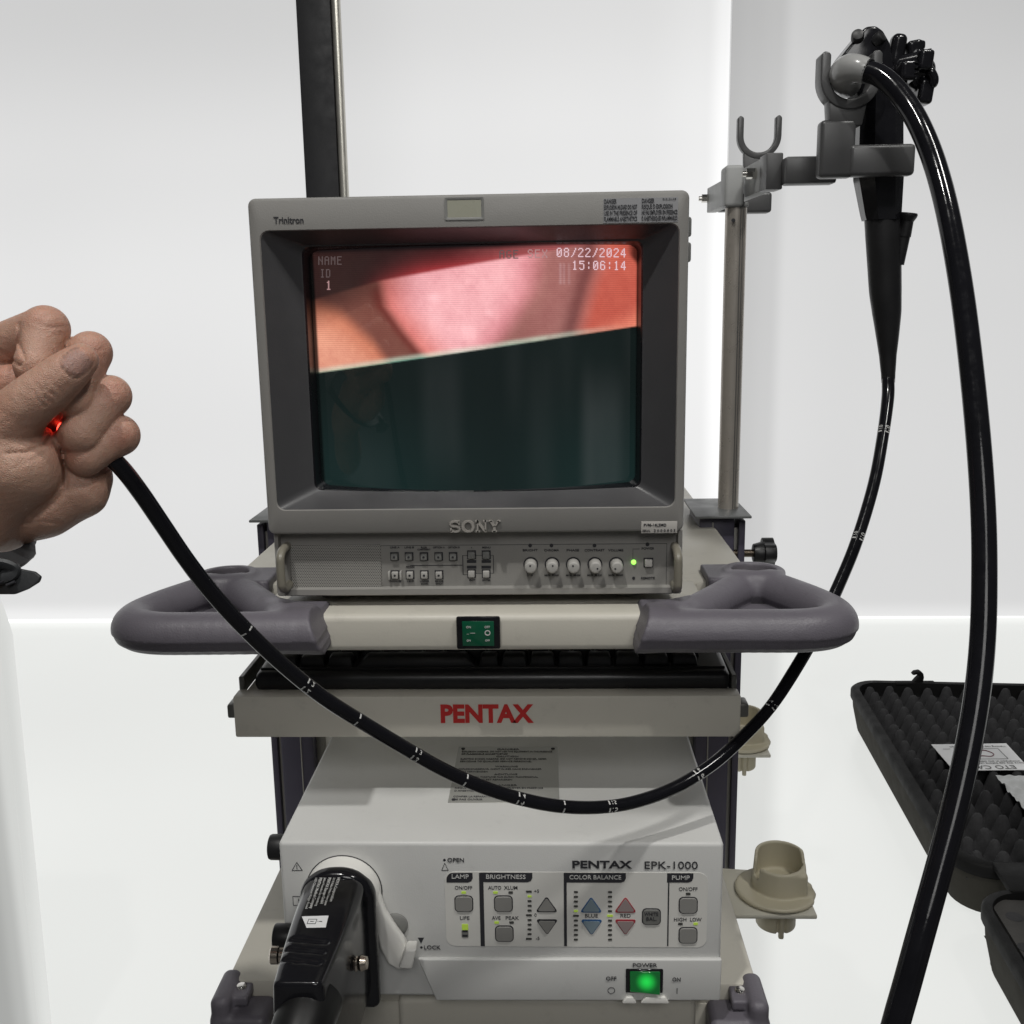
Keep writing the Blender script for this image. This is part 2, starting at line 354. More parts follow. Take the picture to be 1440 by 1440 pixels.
# ================================================================== medical cart
cart = thing('medical_cart', 'beige and mauve medical cart carrying the old monitor and white processor', 'cart', (0.005, .28, -H0))
CX = .0047
b = B()
b.box(-.242, .252, .085, .60, -.086, -.066, .004); b.box(-.185, .195, .018, .10, -.086, -.0664, .002)
b.prism([(-.146, -.016, -.0655), (.156, -.016, -.0655), (.156, -.016, -.0975), (-.146, -.016, -.0975)], (0, .040, 0), .006, 4)
b.prism([(-.150, .006, -.0970), (.160, .006, -.0970), (.20, .10, -.0970), (.245, .15, -.0970), (.245, .58, -.0970), (-.236, .58, -.0970), (-.236, .15, -.0970), (-.19, .10, -.0970)], (0, 0, .014), .003)
b.prism([(-.148, .02, -.0675), (.158, .02, -.0675), (.20, .09, -.0675), (.20, .2, -.0675), (-.19, .2, -.0675), (-.19, .09, -.0675)], (0, 0, -.012), .002)
shelf = part('shelf', b, M_BEIGE, cart)
# green mains switch in the shelf front
S = lambda x, y, Y=-.016: at(x, y, Y)
sw = S(673, 888.5); b = B()
b.prism([sw+np.array(p) for p in ((-.0182, 0, -.0140), (.0182, 0, -.0140), (.0182, 0, .0140), (-.0182, 0, .0140))], (0, -.004, 0), .0015)
swf = part('power_switch', b, M_GLOSS, shelf)
b = B(); b.prism([sw+np.array(p) for p in ((-.0132, -.0041, -.0107), (.0132, -.0041, -.0107), (.0132, -.0041, .0107), (-.0132, -.0041, .0107))], (0, -.0012, 0), .0005)
part('rocker', b, M_GSW, swf)
b = B(); yy = -.0056
for dx, dz, t, sz in ((-.0078, .0058, 'ON', .0026), (.0076, .0058, 'OFF', .0026), (-.008, -.0058, 'ON', .0022), (.0076, -.0058, 'OFF', .0022), (-.0085, 0, '---', .002), (-.0045, .0009, '—', .004)):
    b.text(t, sw+np.array([dx, yy, dz]), (1, 0, 0), (0, 0, 1), sz)
b.text('O', sw+np.array([.0078, yy, .0006]), (1, 0, 0), (0, 0, 1), .0065, bold=.01)
part('lettering', b, M_WINK, swf)
# moulded handles
def poly_path(x, y, z, pts, rs, k, sub=5):
    P, R_ = smooth_path(pts, rs, sub); d = None
    for i in range(len(P)-1):
        c_ = s_cap(x, y, z, P[i], P[i+1], R_[i], R_[i+1]); d = c_ if d is None else smin(d, c_, k)
    return d
def handle_sdf(x, y, z):
    zc = -.0735
    step = .0012*np.clip((zc-.002-z)/.0008, 0, 1)+.0012*np.clip((zc-.010-z)/.0008, 0, 1)
    d = poly_path(x, y, z, [(-.118, -.039, zc), (-.165, -.040, zc), (-.215, -.041, zc), (-.258, -.040, zc), (-.281, -.028, zc), (-.2875, -.004, zc), (-.279, .026, zc+.001), (-.263, .058, zc+.002), (-.248, .082, zc+.003)], [.0180]*5+[.0172, .0165, .016, .0155], .002)
    e = poly_path(x, y, z, [(-.236, .086, zc+.002), (-.216, .066, zc), (-.192, .034, zc-.001), (-.170, .004, zc-.001), (-.150, -.018, zc), (-.125, -.034, zc)], [.0158, .0160, .0158, .0155, .0160, .0175], .002)
    d = smin(d, e, .010)
    d = smin(d, s_box(x, y, z, (-.146, -.012, zc-.003), (.030, .030, .0155), .008), .008)
    d = smin(d, s_cylz(x, y, z, (-.242, .098), .0285, zc-.012, -.0575, .003), .010)
    d = smin(d, s_box(x, y, z, (-.218, .098, -.066), (.022, .026, .0065), .002), .004)
    d = smin(d, s_cap(x, y, z, (-.120, -.026, -.0625), (-.150, -.012, -.0615), .0055, .0055), .006)
    d = np.maximum(d, x*.93+z*.367+.1425)
    d = smax(d, -(z+.0925), .002) + step*.9
    web = s_box(x, y, z, (-.205, .010, -.0830), (.075, .054, .0020), .001)
    web = np.maximum(web, -(x*.80+y*.25+.222))
    d = np.minimum(d, web)
    d = smax(d, -s_cylz(x, y, z, (-.242, .098), .0203, -.082, -.05), .0015)
    return d
vs, F = surfnet(handle_sdf, (-.312, -.068, -.10), (-.106, .135, -.05), .0020)
handle = part_np('handle', vs, F, M_PURP, cart)
vr = vs.copy(); vr[:, 0] = 2*CX-vr[:, 0]; handle2 = part_np('handle', vr, F[:, ::-1], M_PURP, cart)
for hd, xx in ((handle, -.242), (handle2, 2*CX+.242)):
    b = B(); b.lathe((xx, .098, -.0805), (0, 0, 1), [(.0200, -.0008), (.0200, .0006)], 32); part('socket_shade', b, M_BLACK, hd)  # black disc added to stand for shade deep in the ring recess
# keyboard tray
TY = .020; tA, tB = at(326.5, 980, TY), at(1041, 1037, TY); TX0, TX1, TZ1, TZ0 = tA[0], tB[0], tA[2], tB[2]
b = B()
b.box(TX0, TX1, TY, TY+.0195, TZ0, TZ1, .0022, 2)
b.box(TX0+.006, TX1-.006, TY+.0185, .52, TZ1-.006, TZ1-.003, .0006, 1)
tray = part('keyboard_tray', b, M_BEIGE, cart)
for o, sx in ((-1, TX0), (1, TX1)):
    b = B(); b.box(min(sx-o*.006, sx-o*.001), max(sx-o*.006, sx-o*.001), TY+.018, .52, TZ1-.004, TZ1+.012, .001, 1)
    rl = part('slide_rail', b, mat('rail_steel', (.16, .16, .15), .35, metal=.5), tray)
    b = B(); b.box(min(sx-o*.001, sx+o*.0085), max(sx-o*.001, sx+o*.0085), TY+.008, TY+.026, TZ1-.024, TZ1-.011, .002); part('rail_stop', b, mat('rail_steel', (.16, .16, .15), .35, metal=.5), rl)
c0 = at(683, 1005, TY-.0003)
b = B(); b.text('PENTAX', c0, (1, 0, 0), (0, 0, 1), .0226, bold=.042, width=.0822); part('lettering', b, M_RED, tray)
# posts
for s in (-1, 1):
    X = lambda v: CX+s*v
    bx = lambda b, x0, x1, *a, **k: b.box(min(X(x0), X(x1)), max(X(x0), X(x1)), *a, **k)
    b = B(); bx(b, .228, .268, .315, .395, -H0+.06, -.052, .002)
    post = part('post', b, M_POST, cart)
    for x0_, x1_, y0_, y1_, zt_ in ((.2655, .2755, .330, .385, -.070), (.216, .2282, .33, .39, -.12), (.2425, .2440, .3135, .3160, -.060)):
        b = B(); bx(b, x0_, x1_, y0_, y1_, -H0+.06, zt_, .0006); part('side_strip', b, M_STRIP, post)
    b = B(); bx(b, .274, .2815, .322, .395, -H0+.06, -.060, .001); part('outer_strip', b, M_POST, post)
    b = B(); bx(b, .222, .2845, .302, .410, -.0535, -.0505, .001); part('cap', b, mat('cap_grey', (.12, .125, .125), .4), post)
# clamp knob on the right post
k0 = at(1043, 778, .33); b = B(); b.cyl(k0+np.array([-.01, 0, 0]), k0+np.array([.016, 0, 0]), .0045); part('threaded_rod', b, mat('dark_steel', (.1, .08, .06), .35, metal=.8), cart)
def lobed(b, o, axv, r, h, nl, depth=.18, bev=.0015, n=60, up=None):
    axv = Vector(axv).normalized(); a = axv.orthogonal().normalized() if up is None else Vector(up); bb = axv.cross(a); o = Vector(o)
    poly = []
    for i in range(n):
        t = 2*math.pi*i/n; rr = r*(1-depth*(.5-.5*math.cos(nl*t))**1.5); poly.append(o+a*math.cos(t)*rr+bb*math.sin(t)*rr)
    return b.prism(poly, axv*h, bev)
b = B(); b.cyl(k0+np.array([.013, 0, .0]), k0+np.array([.026, 0, 0]), .011, .014, bev=.001); lobed(b, k0+np.array([.024, 0, 0]), (1, 0, 0), .019, .013, 3, .3); part('clamp_knob', b, M_BLACK, cart)
# lower shelf with corner caps and casters
b = B(); b.box(-.2325, .2430, -.018, .58, -.432, -.4065, .004)
b.box(-.075, .187, -.034, .012, -.455, -.4115, .006, 3); b.box(-.20, .2095, -.02, .03, -.455, -.425, .003)
low = part('lower_shelf', b, M_BEIGE, cart)
for s in (-1, 1):
    X = lambda v: CX+s*v
    b = B()
    def cs(x, y, z):
        x = (x-CX)*s
        d = s_box(x, y, z, (.2180, -.034, -.444), (.0255, .018, .024), .007)
        d = smin(d, s_box(x, y, z, (.2340, -.027, -.427), (.0085, .024, .024), .007), .004)
        d = smin(d, s_box(x, y, z, (.2205, -.020, -.4135), (.008, .018, .0045), .0015), .003)
        return d
    lo = [min(X(.19), X(.255)), -.058, -.465]; hi = [max(X(.19), X(.255)), .045, -.395]
    vs, F = surfnet(cs, lo, hi, .0016); cap = part_np('corner_cap', vs, F, M_PURP, low)
    sc = (X(.2215), -.0235, -.4095); b = B(); b.lathe(sc, (0, 0, 1), [(.0048, 0), (.0048, .0012), (.004, .0024), (.0018, .0028)], 20); part('screw', b, M_CHROME, cap)
for sx in (-.2, .21):
    for sy in (.05, .53):
        b = B(); b.cyl((sx, sy, -.46), (sx, sy, -.433), .012); b.cyl((sx-.012, sy+.01, -H0+.055), (sx+.012, sy+.01, -H0+.055), .055, bev=.004)
        b.box(sx-.02, sx+.02, sy-.03, sy+.03, -.56, -.455, .004); part('caster', b, M_BLACK, cart)

# ================================================================== monitor
mon = thing('monitor', 'grey box-shaped tube monitor showing a pink endoscope picture', 'monitor', (0, .2, -.066))
def rrect(x0, x1, z0, z1, r, n=5):
    p = []
    for cx, cz, a0 in ((x1-r, z1-r, 0), (x0+r, z1-r, 90), (x0+r, z0+r, 180), (x1-r, z0+r, 270)):
        for i in range(n+1):
            a = math.radians(a0+90*i/n); p.append((cx+r*math.cos(a), cz+r*math.sin(a)))
    return p
def loft(b, loops):
    rings = [[b.bm.verts.new(Vector(p)) for p in l] for l in loops]; n = len(rings[0])
    for q in range(len(rings)-1):
        for i in range(n): b.bm.faces.new((rings[q][i], rings[q][(i+1) % n], rings[q+1][(i+1) % n], rings[q+1][i]))
    return b
L3 = lambda rr, y: [(x, y, z) for x, z in rr]
b = B()
O = lambda e, r: rrect(-.1730+e, .1730-e, .0+e, .2706-e, r)
loft(b, [L3(O(.006, .004), .09), L3(O(.0, .006), .07), L3(O(.0, .006), .003), L3(O(.0009, .005), .0009), L3(O(.0028, .004), 0), L3(rrect(-.1648, .1658, .0205, .2462, .0075), 0), L3(rrect(-.1640, .1650, .0213, .2454, .007), .0012)])
cab = part('cabinet', b, M_CASE, mon, smooth=35)
b = B(); b.box(-.165, .165, .075, .43, -.05, .262, .01, 3); b.box(-.1705, .1730, .016, .30, -.0555, .001, .002)
for fx in (-.13, .13):
    for fy in (.05, .38): b.cyl((fx, fy, -.0665), (fx, fy, -.05), .012)
part('rear_housing', b, M_CASE, mon)
NB = 5
def dens(l, k=8):
    out = []
    for i in range(len(l)):
        p, q = np.array(l[i]), np.array(l[(i+1) % len(l)])
        out += [tuple(p+(q-p)*t/k) for t in range(k)] if np.linalg.norm(q-p) > .02 else [tuple(p)]
    return out
def BW(l): return [(x, y, z-(.0030*(1-((x-.0011)/.14)**2) if z < .1 else 0)) for x, y, z in dens(l)]
b = B()
loft(b, [dens(L3(rrect(-.1640, .1650, .0213, .2454, .007), .0010)), BW(L3(rrect(-.1390, .1412, .0330, .2356, .006, NB), .024)), BW(L3(rrect(-.1375, .1397, .0335, .2345, .006, NB), .0245))])
bez = part('bezel', b, M_DARK, mon, smooth=30)
b = B()
loft(b, [BW(L3(rrect(-.1375, .1397, .0335, .2345, .006), .0245)), BW(L3(rrect(-.1362, .1384, .0345, .2335, .006), .0262)), BW(L3(rrect(-.1345, .1367, .0355, .2320, .008), .040))])
part('screen_mask', b, mat('mask_black', (.008, .008, .01), .3), bez, smooth=30)
# screen: convex across, flat up and down; the picture it shows is light it gives off
SX0, SX1, SZ0, SZ1 = -.1362, .1384, .0312, .2335
def scr_y(x): return .0262+(x-.0011)**2/(2*.62)
def scr_pt(u, v, lift=0): x = SX0+(SX1-SX0)*u; return np.array([x, scr_y(x)-lift, SZ1+(SZ0-SZ1)*v])
def scr_uv(px, py):
    p = at(px, py, .033); return (p[0]-SX0)/(SX1-SX0), (SZ1-p[2])/(SZ1-SZ0)
NU, NV = 300, 220
U, Vv = np.meshgrid(np.linspace(0, 1, NU+1), np.linspace(0, 1, NV+1), indexing='ij')
def sst(a, b_, x): t = np.clip((x-a)/(b_-a), 0, 1); return t*t*(3-2*t)
def pxline(pts, along):
    q = np.array([scr_uv(*p) for p in pts]); return q
def side(pts, sc, dirn):
    """signed horizontal (dirn='u') or vertical distance of each screen point from a polyline"""
    q = pxline(pts, 0)
    if dirn == 'u':
        o = np.argsort(q[:, 1]); return (U-np.interp(Vv, q[o, 1], q[o, 0]))
    o = np.argsort(q[:, 0]); return (Vv-np.interp(U, q[o, 0], q[o, 1]))
C = lambda r, g, b_: np.array(srgb(r, g, b_))[None, None]
mixc = lambda A, Bc, m: A*(1-m[..., None])+Bc*m[..., None]
lowd = side([(430, 529), (440, 526), (896, 459), (905, 457)], 0, 'v')
brown = mixc(C(124, 74, 64), C(172, 114, 108), sst(.40, .75, U))
img = brown*np.ones(U.shape+(1,))
img = mixc(img, C(120, 70, 60), .4*sst(.25, .5, Vv))
lo1 = side([(430, 408), (480, 436), (525, 476), (552, 512), (565, 530)], 0, 'v')           # orange tissue lower left
img = mixc(img, C(208, 126, 98), sst(-.03, .07, lo1)); img = mixc(img, C(236, 164, 138), sst(.02, .20, lo1)*.85)
pl = side([(528, 380), (533, 398), (541, 431), (569, 469), (597, 502), (612, 520)], 0, 'u')  # pink polyp, left rim
pr = side([(757, 350), (751, 385), (744, 412), (712, 462), (697, 483), (670, 515)], 0, 'u')
pt = side([(430, 425), (533, 397), (640, 378), (743, 360), (905, 330)], 0, 'v')
ink = sst(-.014, .030, pl)*sst(.05, -.045, pr)
edge = np.exp(-((pl+.012)/.018)**2)*sst(-.01, .05, pt); img = mixc(img, C(112, 48, 42), edge*.85)
pink = mixc(C(222, 124, 116)*np.ones(U.shape+(1,)), C(246, 178, 182), sst(.0, .14, pl)); pink = mixc(pink, C(214, 120, 128), sst(-.12, .03, pr)*.75)
img = mixc(img, pink, ink)
ro = side([(838, 372), (828, 400), (817, 440), (808, 475)], 0, 'u')                        # orange red at right
img = mixc(img, C(110, 58, 56), np.exp(-((ro+.02)/.03)**2)*.8)
img = mixc(img, C(196, 92, 76), sst(-.02, .05, ro)); dg = side([(820, 470), (860, 450), (905, 425)], 0, 'v'); img = mixc(img, C(232, 130, 106), sst(-.03, .09, dg)*sst(.0, .05, ro))
img = mixc(img, C(120, 48, 52), np.exp(-((pr-.09)/.05)**2)*.25)
glow = np.exp(-np.clip(-pt, 0, 1)/.045); above = sst(.004, -.012, pt)
glow = np.exp(-np.clip(-pt, 0, 1)/.034); top = mixc(C(36, 25, 25)*np.ones(U.shape+(1,)), C(186, 62, 66), glow*sst(.12, .36, U)*.95); top = mixc(top, C(158, 88, 88), sst(.40, .75, U)*.75)
top = mixc(top, C(176, 66, 58), sst(.84, .97, U)*.9)
img = mixc(img, top, above)
dk = sst(.14, -.02, pt)*sst(.40, .05, U); img = mixc(img, C(52, 30, 28), dk*.85)
tdl = side([(430, 352), (700, 346), (860, 338), (905, 336)], 0, 'v'); img = mixc(img, C(14, 10, 12), sst(.02, -.004, tdl)*sst(1.0, .8, U))
fringe = np.exp(-((lowd+.010)/.010)**2); img = mixc(img, C(205, 226, 205), fringe*.45*sst(1.0, .7, U)); img = mixc(img, C(90, 205, 180), np.exp(-((lowd-.001)/.006)**2)*.55*sst(1.2, .2, U))
dark = mixc(C(10, 17, 16)*np.ones(U.shape+(1,)), C(16, 33, 32), sst(.50, 1.0, Vv)); dark = mixc(dark, C(9, 13, 13), .6*np.exp(-((U-.55)/.20)**2))
rng = np.random.RandomState(3)
def blobs(k, n_): 
    a_ = rng.randn(n_+3, n_+3); xi, yi = U*n_, Vv*n_*.7; i0, j0 = xi.astype(int), yi.astype(int); fx, fy = xi-i0, yi-j0; fx = fx*fx*(3-2*fx); fy = fy*fy*(3-2*fy)
    return k*((a_[i0, j0]*(1-fx)+a_[i0+1, j0]*fx)*(1-fy)+(a_[i0, j0+1]*(1-fx)+a_[i0+1, j0+1]*fx)*fy)
img = img*(1+(blobs(.05, 9)+blobs(.045, 26)+blobs(.035, 70)+.035*rng.randn(*U.shape))[..., None]*np.array([.6, 1.0, .9]))
for (gx, gy, gr, ga) in ((612, 418, 9, .25), (690, 440, 6, .2), (660, 470, 12, .15)):
    gu, gv = scr_uv(gx, gy); img = img+(ga*np.exp(-(((U-gu)/(gr*.0021))**2+((Vv-gv)/(gr*.0022))**2)))[..., None]*np.array([.5, .45, .45])
for (lx, a_) in ((788, .16), (793, .12), (800, .10)):
    gu, g0 = scr_uv(lx, 372); _, g1 = scr_uv(lx, 398); img = img+(a_*np.exp(-((U-gu)/.0035)**2)*sst(g0-.01, g0, Vv)*sst(g1+.01, g1, Vv))[..., None]*np.array([.6, .6, .65])
img = np.clip(img, 0, 1.2)
img = mixc(img, dark, sst(-.004, .003, lowd))
lb = (U < .018+.0*Vv); crop = sst(.012, .020, U)*sst(.994, .988, U); img = img*(.06+.94*crop[..., None])
cornr = sst(.955, .985, U+.0)*sst(.085, .055, Vv+(.985-U)*1.4); img = img*(1-.85*cornr[..., None])
vs = np.stack([scr_pt(0, 0)[0]+U*(SX1-SX0), scr_y(SX0+(SX1-SX0)*U), SZ1+(SZ0-SZ1)*Vv], -1).reshape(-1, 3)
idx = np.arange((NU+1)*(NV+1)).reshape(NU+1, NV+1); F = np.stack([idx[:-1, :-1], idx[:-1, 1:], idx[1:, 1:], idx[1:, :-1]], -1).reshape(-1, 4)
m = bpy.data.materials.new('tube_screen'); m.use_nodes = True; N = m.node_tree.nodes; L = m.node_tree.links; p = N['Principled BSDF']
p.inputs['Base Color'].default_value = (.010, .016, .016, 1); p.inputs['Roughness'].default_value = .03; p.inputs['Specular IOR Level'].default_value = .75
at_n = N.new('ShaderNodeAttribute'); at_n.attribute_name = 'tint'
tc = N.new('ShaderNodeTexCoord'); sx = N.new('ShaderNodeSeparateXYZ'); L.new(tc.outputs['Object'], sx.inputs[0])
ns = N.new('ShaderNodeTexNoise'); ns.inputs['Scale'].default_value = 25; L.new(tc.outputs['Object'], ns.inputs['Vector'])
sc_ = N.new('ShaderNodeMath'); sc_.operation = 'MULTIPLY_ADD'; sc_.inputs[1].default_value = 2*math.pi/.00170; L.new(sx.outputs[2], sc_.inputs[0])
nm = N.new('ShaderNodeMath'); nm.operation = 'MULTIPLY'; nm.inputs[1].default_value = 3; L.new(ns.outputs['Fac'], nm.inputs[0]); L.new(nm.outputs[0], sc_.inputs[2])
sn = N.new('ShaderNodeMath'); sn.operation = 'SINE'; L.new(sc_.outputs[0], sn.inputs[0])
st = N.new('ShaderNodeMath'); st.operation = 'MULTIPLY_ADD'; st.inputs[1].default_value = .11; st.inputs[2].default_value = 1.0; L.new(sn.outputs[0], st.inputs[0])
L.new(at_n.outputs['Color'], p.inputs['Emission Color']); L.new(st.outputs[0], p.inputs['Emission Strength'])
scr = part_np('screen', vs, F, m, mon, color=img.reshape(-1, 3))
GLYPH = {'N': '1000110001110011010110011100011000110001', 'A': '0111010001100011111110001100011000110001', 'M': '1000111011101011010110001100011000110001', 'E': '1111110000100001111010000100001000011111',
 'I': '0111000100001000010000100001000010001110', 'D': '1111010001100011000110001100011000111110', 'G': '0111010001100001000010111100011000101110', 'S': '0111010001100000111000001000011000101110', 'X': '1000110001010100010000100010101000110001',
 '0': '0111010001100111010110101110011000101110', '1': '0010001100001000010000100001000010001110', '2': '0111010001000010001000100010001000011111', '4': '0001000110010100101010010111110001000010', '5': '1111110000111100000100001000011000101110',
 '6': '0111010001100001111010001100011000101110', '8': '0111010001100010111010001100011000101110', '/': '0000100001000100001000100001000100010000', ':': '0000000100001000000000000001000010000000'}
def on_screen(b, txt, px, py, hpx, wpx=None):
    """dot-row characters of the on-screen display, lying on the curved tube face"""
    n = len(txt); adv = (wpx or n*10.4)/n; ch, cw = hpx/8, adv*.70/5
    for k, c_ in enumerate(txt):
        if c_ == ' ': continue
        g = GLYPH[c_]; x0 = px-adv*n/2+adv*(k+.14)
        for r_ in range(8):
            q = 0
            while q < 5:
                if g[r_*5+q] == '1':
                    e = q
                    while e+1 < 5 and g[r_*5+e+1] == '1': e += 1
                    cor = [at(x0+u*cw, py-hpx/2+v*ch, .031) for u, v in ((q-.12, r_+1.0), (e+1.12, r_+1.0), (e+1.12, r_+.04), (q-.12, r_+.04))]
                    b.quad(*[(p[0], scr_y(p[0])-.0006, p[2]) for p in cor]); q = e
                q += 1
b = B(); on_screen(b, '08/22/2024', 832, 355, 13, 101); on_screen(b, '15:06:14', 843, 373, 13, 79)
part('screen_text', b, mat('text_glow', (.1, .1, .1), .5, emit=srgb(226, 192, 200), estr=1.0, var=0), scr)
b = B(); on_screen(b, 'SEX', 756, 357, 12, 30); on_screen(b, '1', 460, 401, 13, 11)
part('screen_text', b, mat('text_dim', (.1, .1, .1), .5, emit=srgb(170, 130, 130), estr=1.0, var=0), scr)
b = B(); on_screen(b, 'NAME', 462, 366, 12, 37); on_screen(b, 'ID', 455, 384, 12, 17); on_screen(b, 'AGE', 716, 358, 12, 29)
part('screen_text', b, mat('text_faint', (.05, .05, .05), .5, emit=srgb(88, 74, 74), estr=1.0, var=0), scr)
# tally window, lettering and warning stickers on the bezel
t0 = at(653, 293.5, 0); b = B()
loft(b, [L3([(t0[0]+x, t0[2]+z) for x, z in rrect(-.0153, .0153, -.0085, .0085, .001)], -.0006), L3([(t0[0]+x, t0[2]+z) for x, z in rrect(-.0138, .0138, -.0070, .0070, .001)], -.0006), L3([(t0[0]+x, t0[2]+z) for x, z in rrect(-.0130, .0130, -.0063, .0063, .001)], -.0001)])
tal = part('tally_frame', b, M_KEY, cab)
b = B(); b.box(t0[0]-.0132, t0[0]+.0132, -.0003, .0003, t0[2]-.0065, t0[2]+.0065, 0); part('tally_window', b, mat('tally_lens', (.36, .36, .29), .25, coat=.3), tal)
MX = lambda x, y, Y=-.0003: at(x, y, Y)
b = B(); b.text('Trinitron', MX(406, 310), (1, 0, -.01), (0, 0, 1), .0072, bold=.016, width=.0236)
part('lettering', b, M_INK, cab)
# slab letters of the maker's badge
b = B(); c0 = MX(668, 739.5, -.0002); gl = .0098; 
def slab(ch, x0, wd):
    h = gl; t = .0026; n_ = .0013; z0 = c0[2]-h/2; X0 = c0[0]+x0
    def bar(p, q, th):
        p = np.array(p); q = np.array(q); d = q-p; d = d/np.linalg.norm(d); nn = np.array([-d[1], d[0]])*th/2
        b.prism([(X0+v[0], c0[1], z0+v[1]) for v in (p-nn, q-nn, q+nn, p+nn)], (0, -.0028, 0))
    e = n_/2
    if ch == 'N':
        bar((.0015, 0), (.0015, h), n_); bar((wd-.0018, 0), (wd-.0018, h), n_); bar((.0016, h-.0008), (wd-.0020, .0008), t*.8)
        bar((-.0003, e), (.0034, e), n_); bar((-.0003, h-e), (.0028, h-e), n_); bar((wd-.0036, h-e), (wd-.0002, h-e), n_)
    if ch == 'Y':
        bar((wd/2, 0), (wd/2, h*.52), t*.85); bar((wd/2-.0001, h*.46), (.0012, h), t*.75); bar((wd/2+.0003, h*.46), (wd-.0008, h), n_*.9)
        bar((wd/2-.0021, e), (wd/2+.0021, e), n_*.8); bar((-.0004, h-e), (.0026, h-e), n_*.8); bar((wd-.0020, h-e), (wd+.0006, h-e), n_*.8)
    if ch in 'OS':
        pts = []
        if ch == 'O': seq = [(wd/2+(wd/2-.0012)*math.cos(a), h/2+(h/2-.0006)*math.sin(a)) for a in np.linspace(0, 2*math.pi, 28)]
        else:
            seq = [(wd*.5+(wd*.40)*math.cos(a), h*.72+h*.22*math.sin(a)) for a in np.linspace(.15*math.pi, 1.45*math.pi, 12)]+[(wd*.5+(wd*.40)*math.cos(a), h*.29+h*.23*math.sin(a)) for a in np.linspace(.45*math.pi, -.87*math.pi, 12)]
        for i in range(len(seq)-1):
            d = abs(seq[i+1][1]-seq[i][1])/(1e-9+math.hypot(seq[i+1][0]-seq[i][0], seq[i+1][1]-seq[i][1]))
            bar(seq[i], seq[i+1], n_+(t-n_)*d)
        if ch == 'S': bar((wd*.88, h*.62), (wd*.88, h), n_*.9); bar((wd*.12, 0), (wd*.12, h*.40), n_*.9)
slab('S', -.0208, .0088); slab('O', -.0110, .0108); slab('N', .0008, .0098); slab('Y', .0118, .0088)
part('badge', b, mat('badge_grey', (.36, .34, .31), .4), cab)
b = B(); s0 = MX(901, 295.5); b.box(s0[0]-.0288, s0[0]+.0288, -.0003, .0002, s0[2]-.0092, s0[2]+.0092, 0)
stk = part('warning_sticker', b, mat('sticker_grey', (.30, .30, .31), .4, var=.02), cab)
b = B()
for k, (l, r) in enumerate((('DANGER', 'DANGER'), ('EXPLOSION HAZARD DO NOT', 'RISQUE D EXPLOSION'), ('USE IN THE PRESENCE OF', 'NE PAS EMPLOYER EN PRESENCE'), ('FLAMMABLE ANESTHETICS', 'D ANESTHESIQUES INFLAMMABLES'))):
    zz = s0[2]+.0068-k*.0044
    for tx, xx, mw in ((l, -.0283, .0255), (r, .0008, .0275)):
        wd = min(mw, .00118*len(tx)+.0025); b.text(tx, (s0[0]+xx+wd/2, -.0006, zz), (1, 0, 0), (0, 0, 1), .0046, bold=.012, width=wd)
b.text('E 1 0 - 4 4 - 0 8', (s0[0]+.022, -.0006, s0[2]+.0078), (1, 0, 0), (0, 0, 1), .002, width=.010)
part('lettering', b, M_INK, stk)
b = B(); p0 = MX(927, 741.5); b.box(p0[0]-.0148, p0[0]+.0148, -.0004, .0002, p0[2]-.0050, p0[2]+.0050, .0002)
pl_ = part('serial_plate', b, mat('plate_grey', (.47, .45, .42), .4, var=.02), cab)
b = B(); b.text('PVM-14L2MD', (p0[0]-.0035, -.0007, p0[2]+.002), (1, 0, 0), (0, 0, 1), .0032, width=.0185, bold=.01); b.text('SERIAL', (p0[0]-.0105, -.0007, p0[2]-.0028), (1, 0, 0), (0, 0, 1), .0024, width=.0065); b.text('2 0 0 0 8 0 3', (p0[0]+.0045, -.0007, p0[2]-.0028), (1, 0, 0), (0, 0, 1), .0030, width=.0175)
part('lettering', b, M_INK, pl_)
# catches on the cabinet sides
for (px, py) in ((972, 321), (971, 356)):
    b = B(); q = at(px, py, .03); b.box(.1725, .1766, .012, .045, q[2]-.0078, q[2]+.0078, .0022, 2); part('side_catch', b, M_KEY, cab)
q = at(343, 347, .03); b = B(); b.tube([(-.172, .03, q[2]-.001), (-.176, .028, q[2]+.0005), (-.179, .026, q[2]+.002)], .0012, 8, 3); part('side_hook', b, M_KEY, cab)
# control strip under the bezel lip
YP = .0140
KP = lambda x, y, Y=YP: at(x, y, Y)
b = B(); loft(b, [L3(rrect(-.1708, .1732, -.0556, .0005, .0025), .030), L3(rrect(-.1708, .1732, -.0556, .0005, .0025), .0092), L3(rrect(-.1700, .1724, -.0548, -.0003, .002), .0082), L3(rrect(-.1672, .1696, -.0500, -.0010, .002), .0082), L3(rrect(-.1662, .1686, -.0490, -.0016, .002), YP)])
b.quad((-.1662, YP, -.049), (.1686, YP, -.049), (.1686, YP, -.0016), (-.1662, YP, -.0016))
strip = part('control_panel', b, M_PANEL, mon, smooth=30)
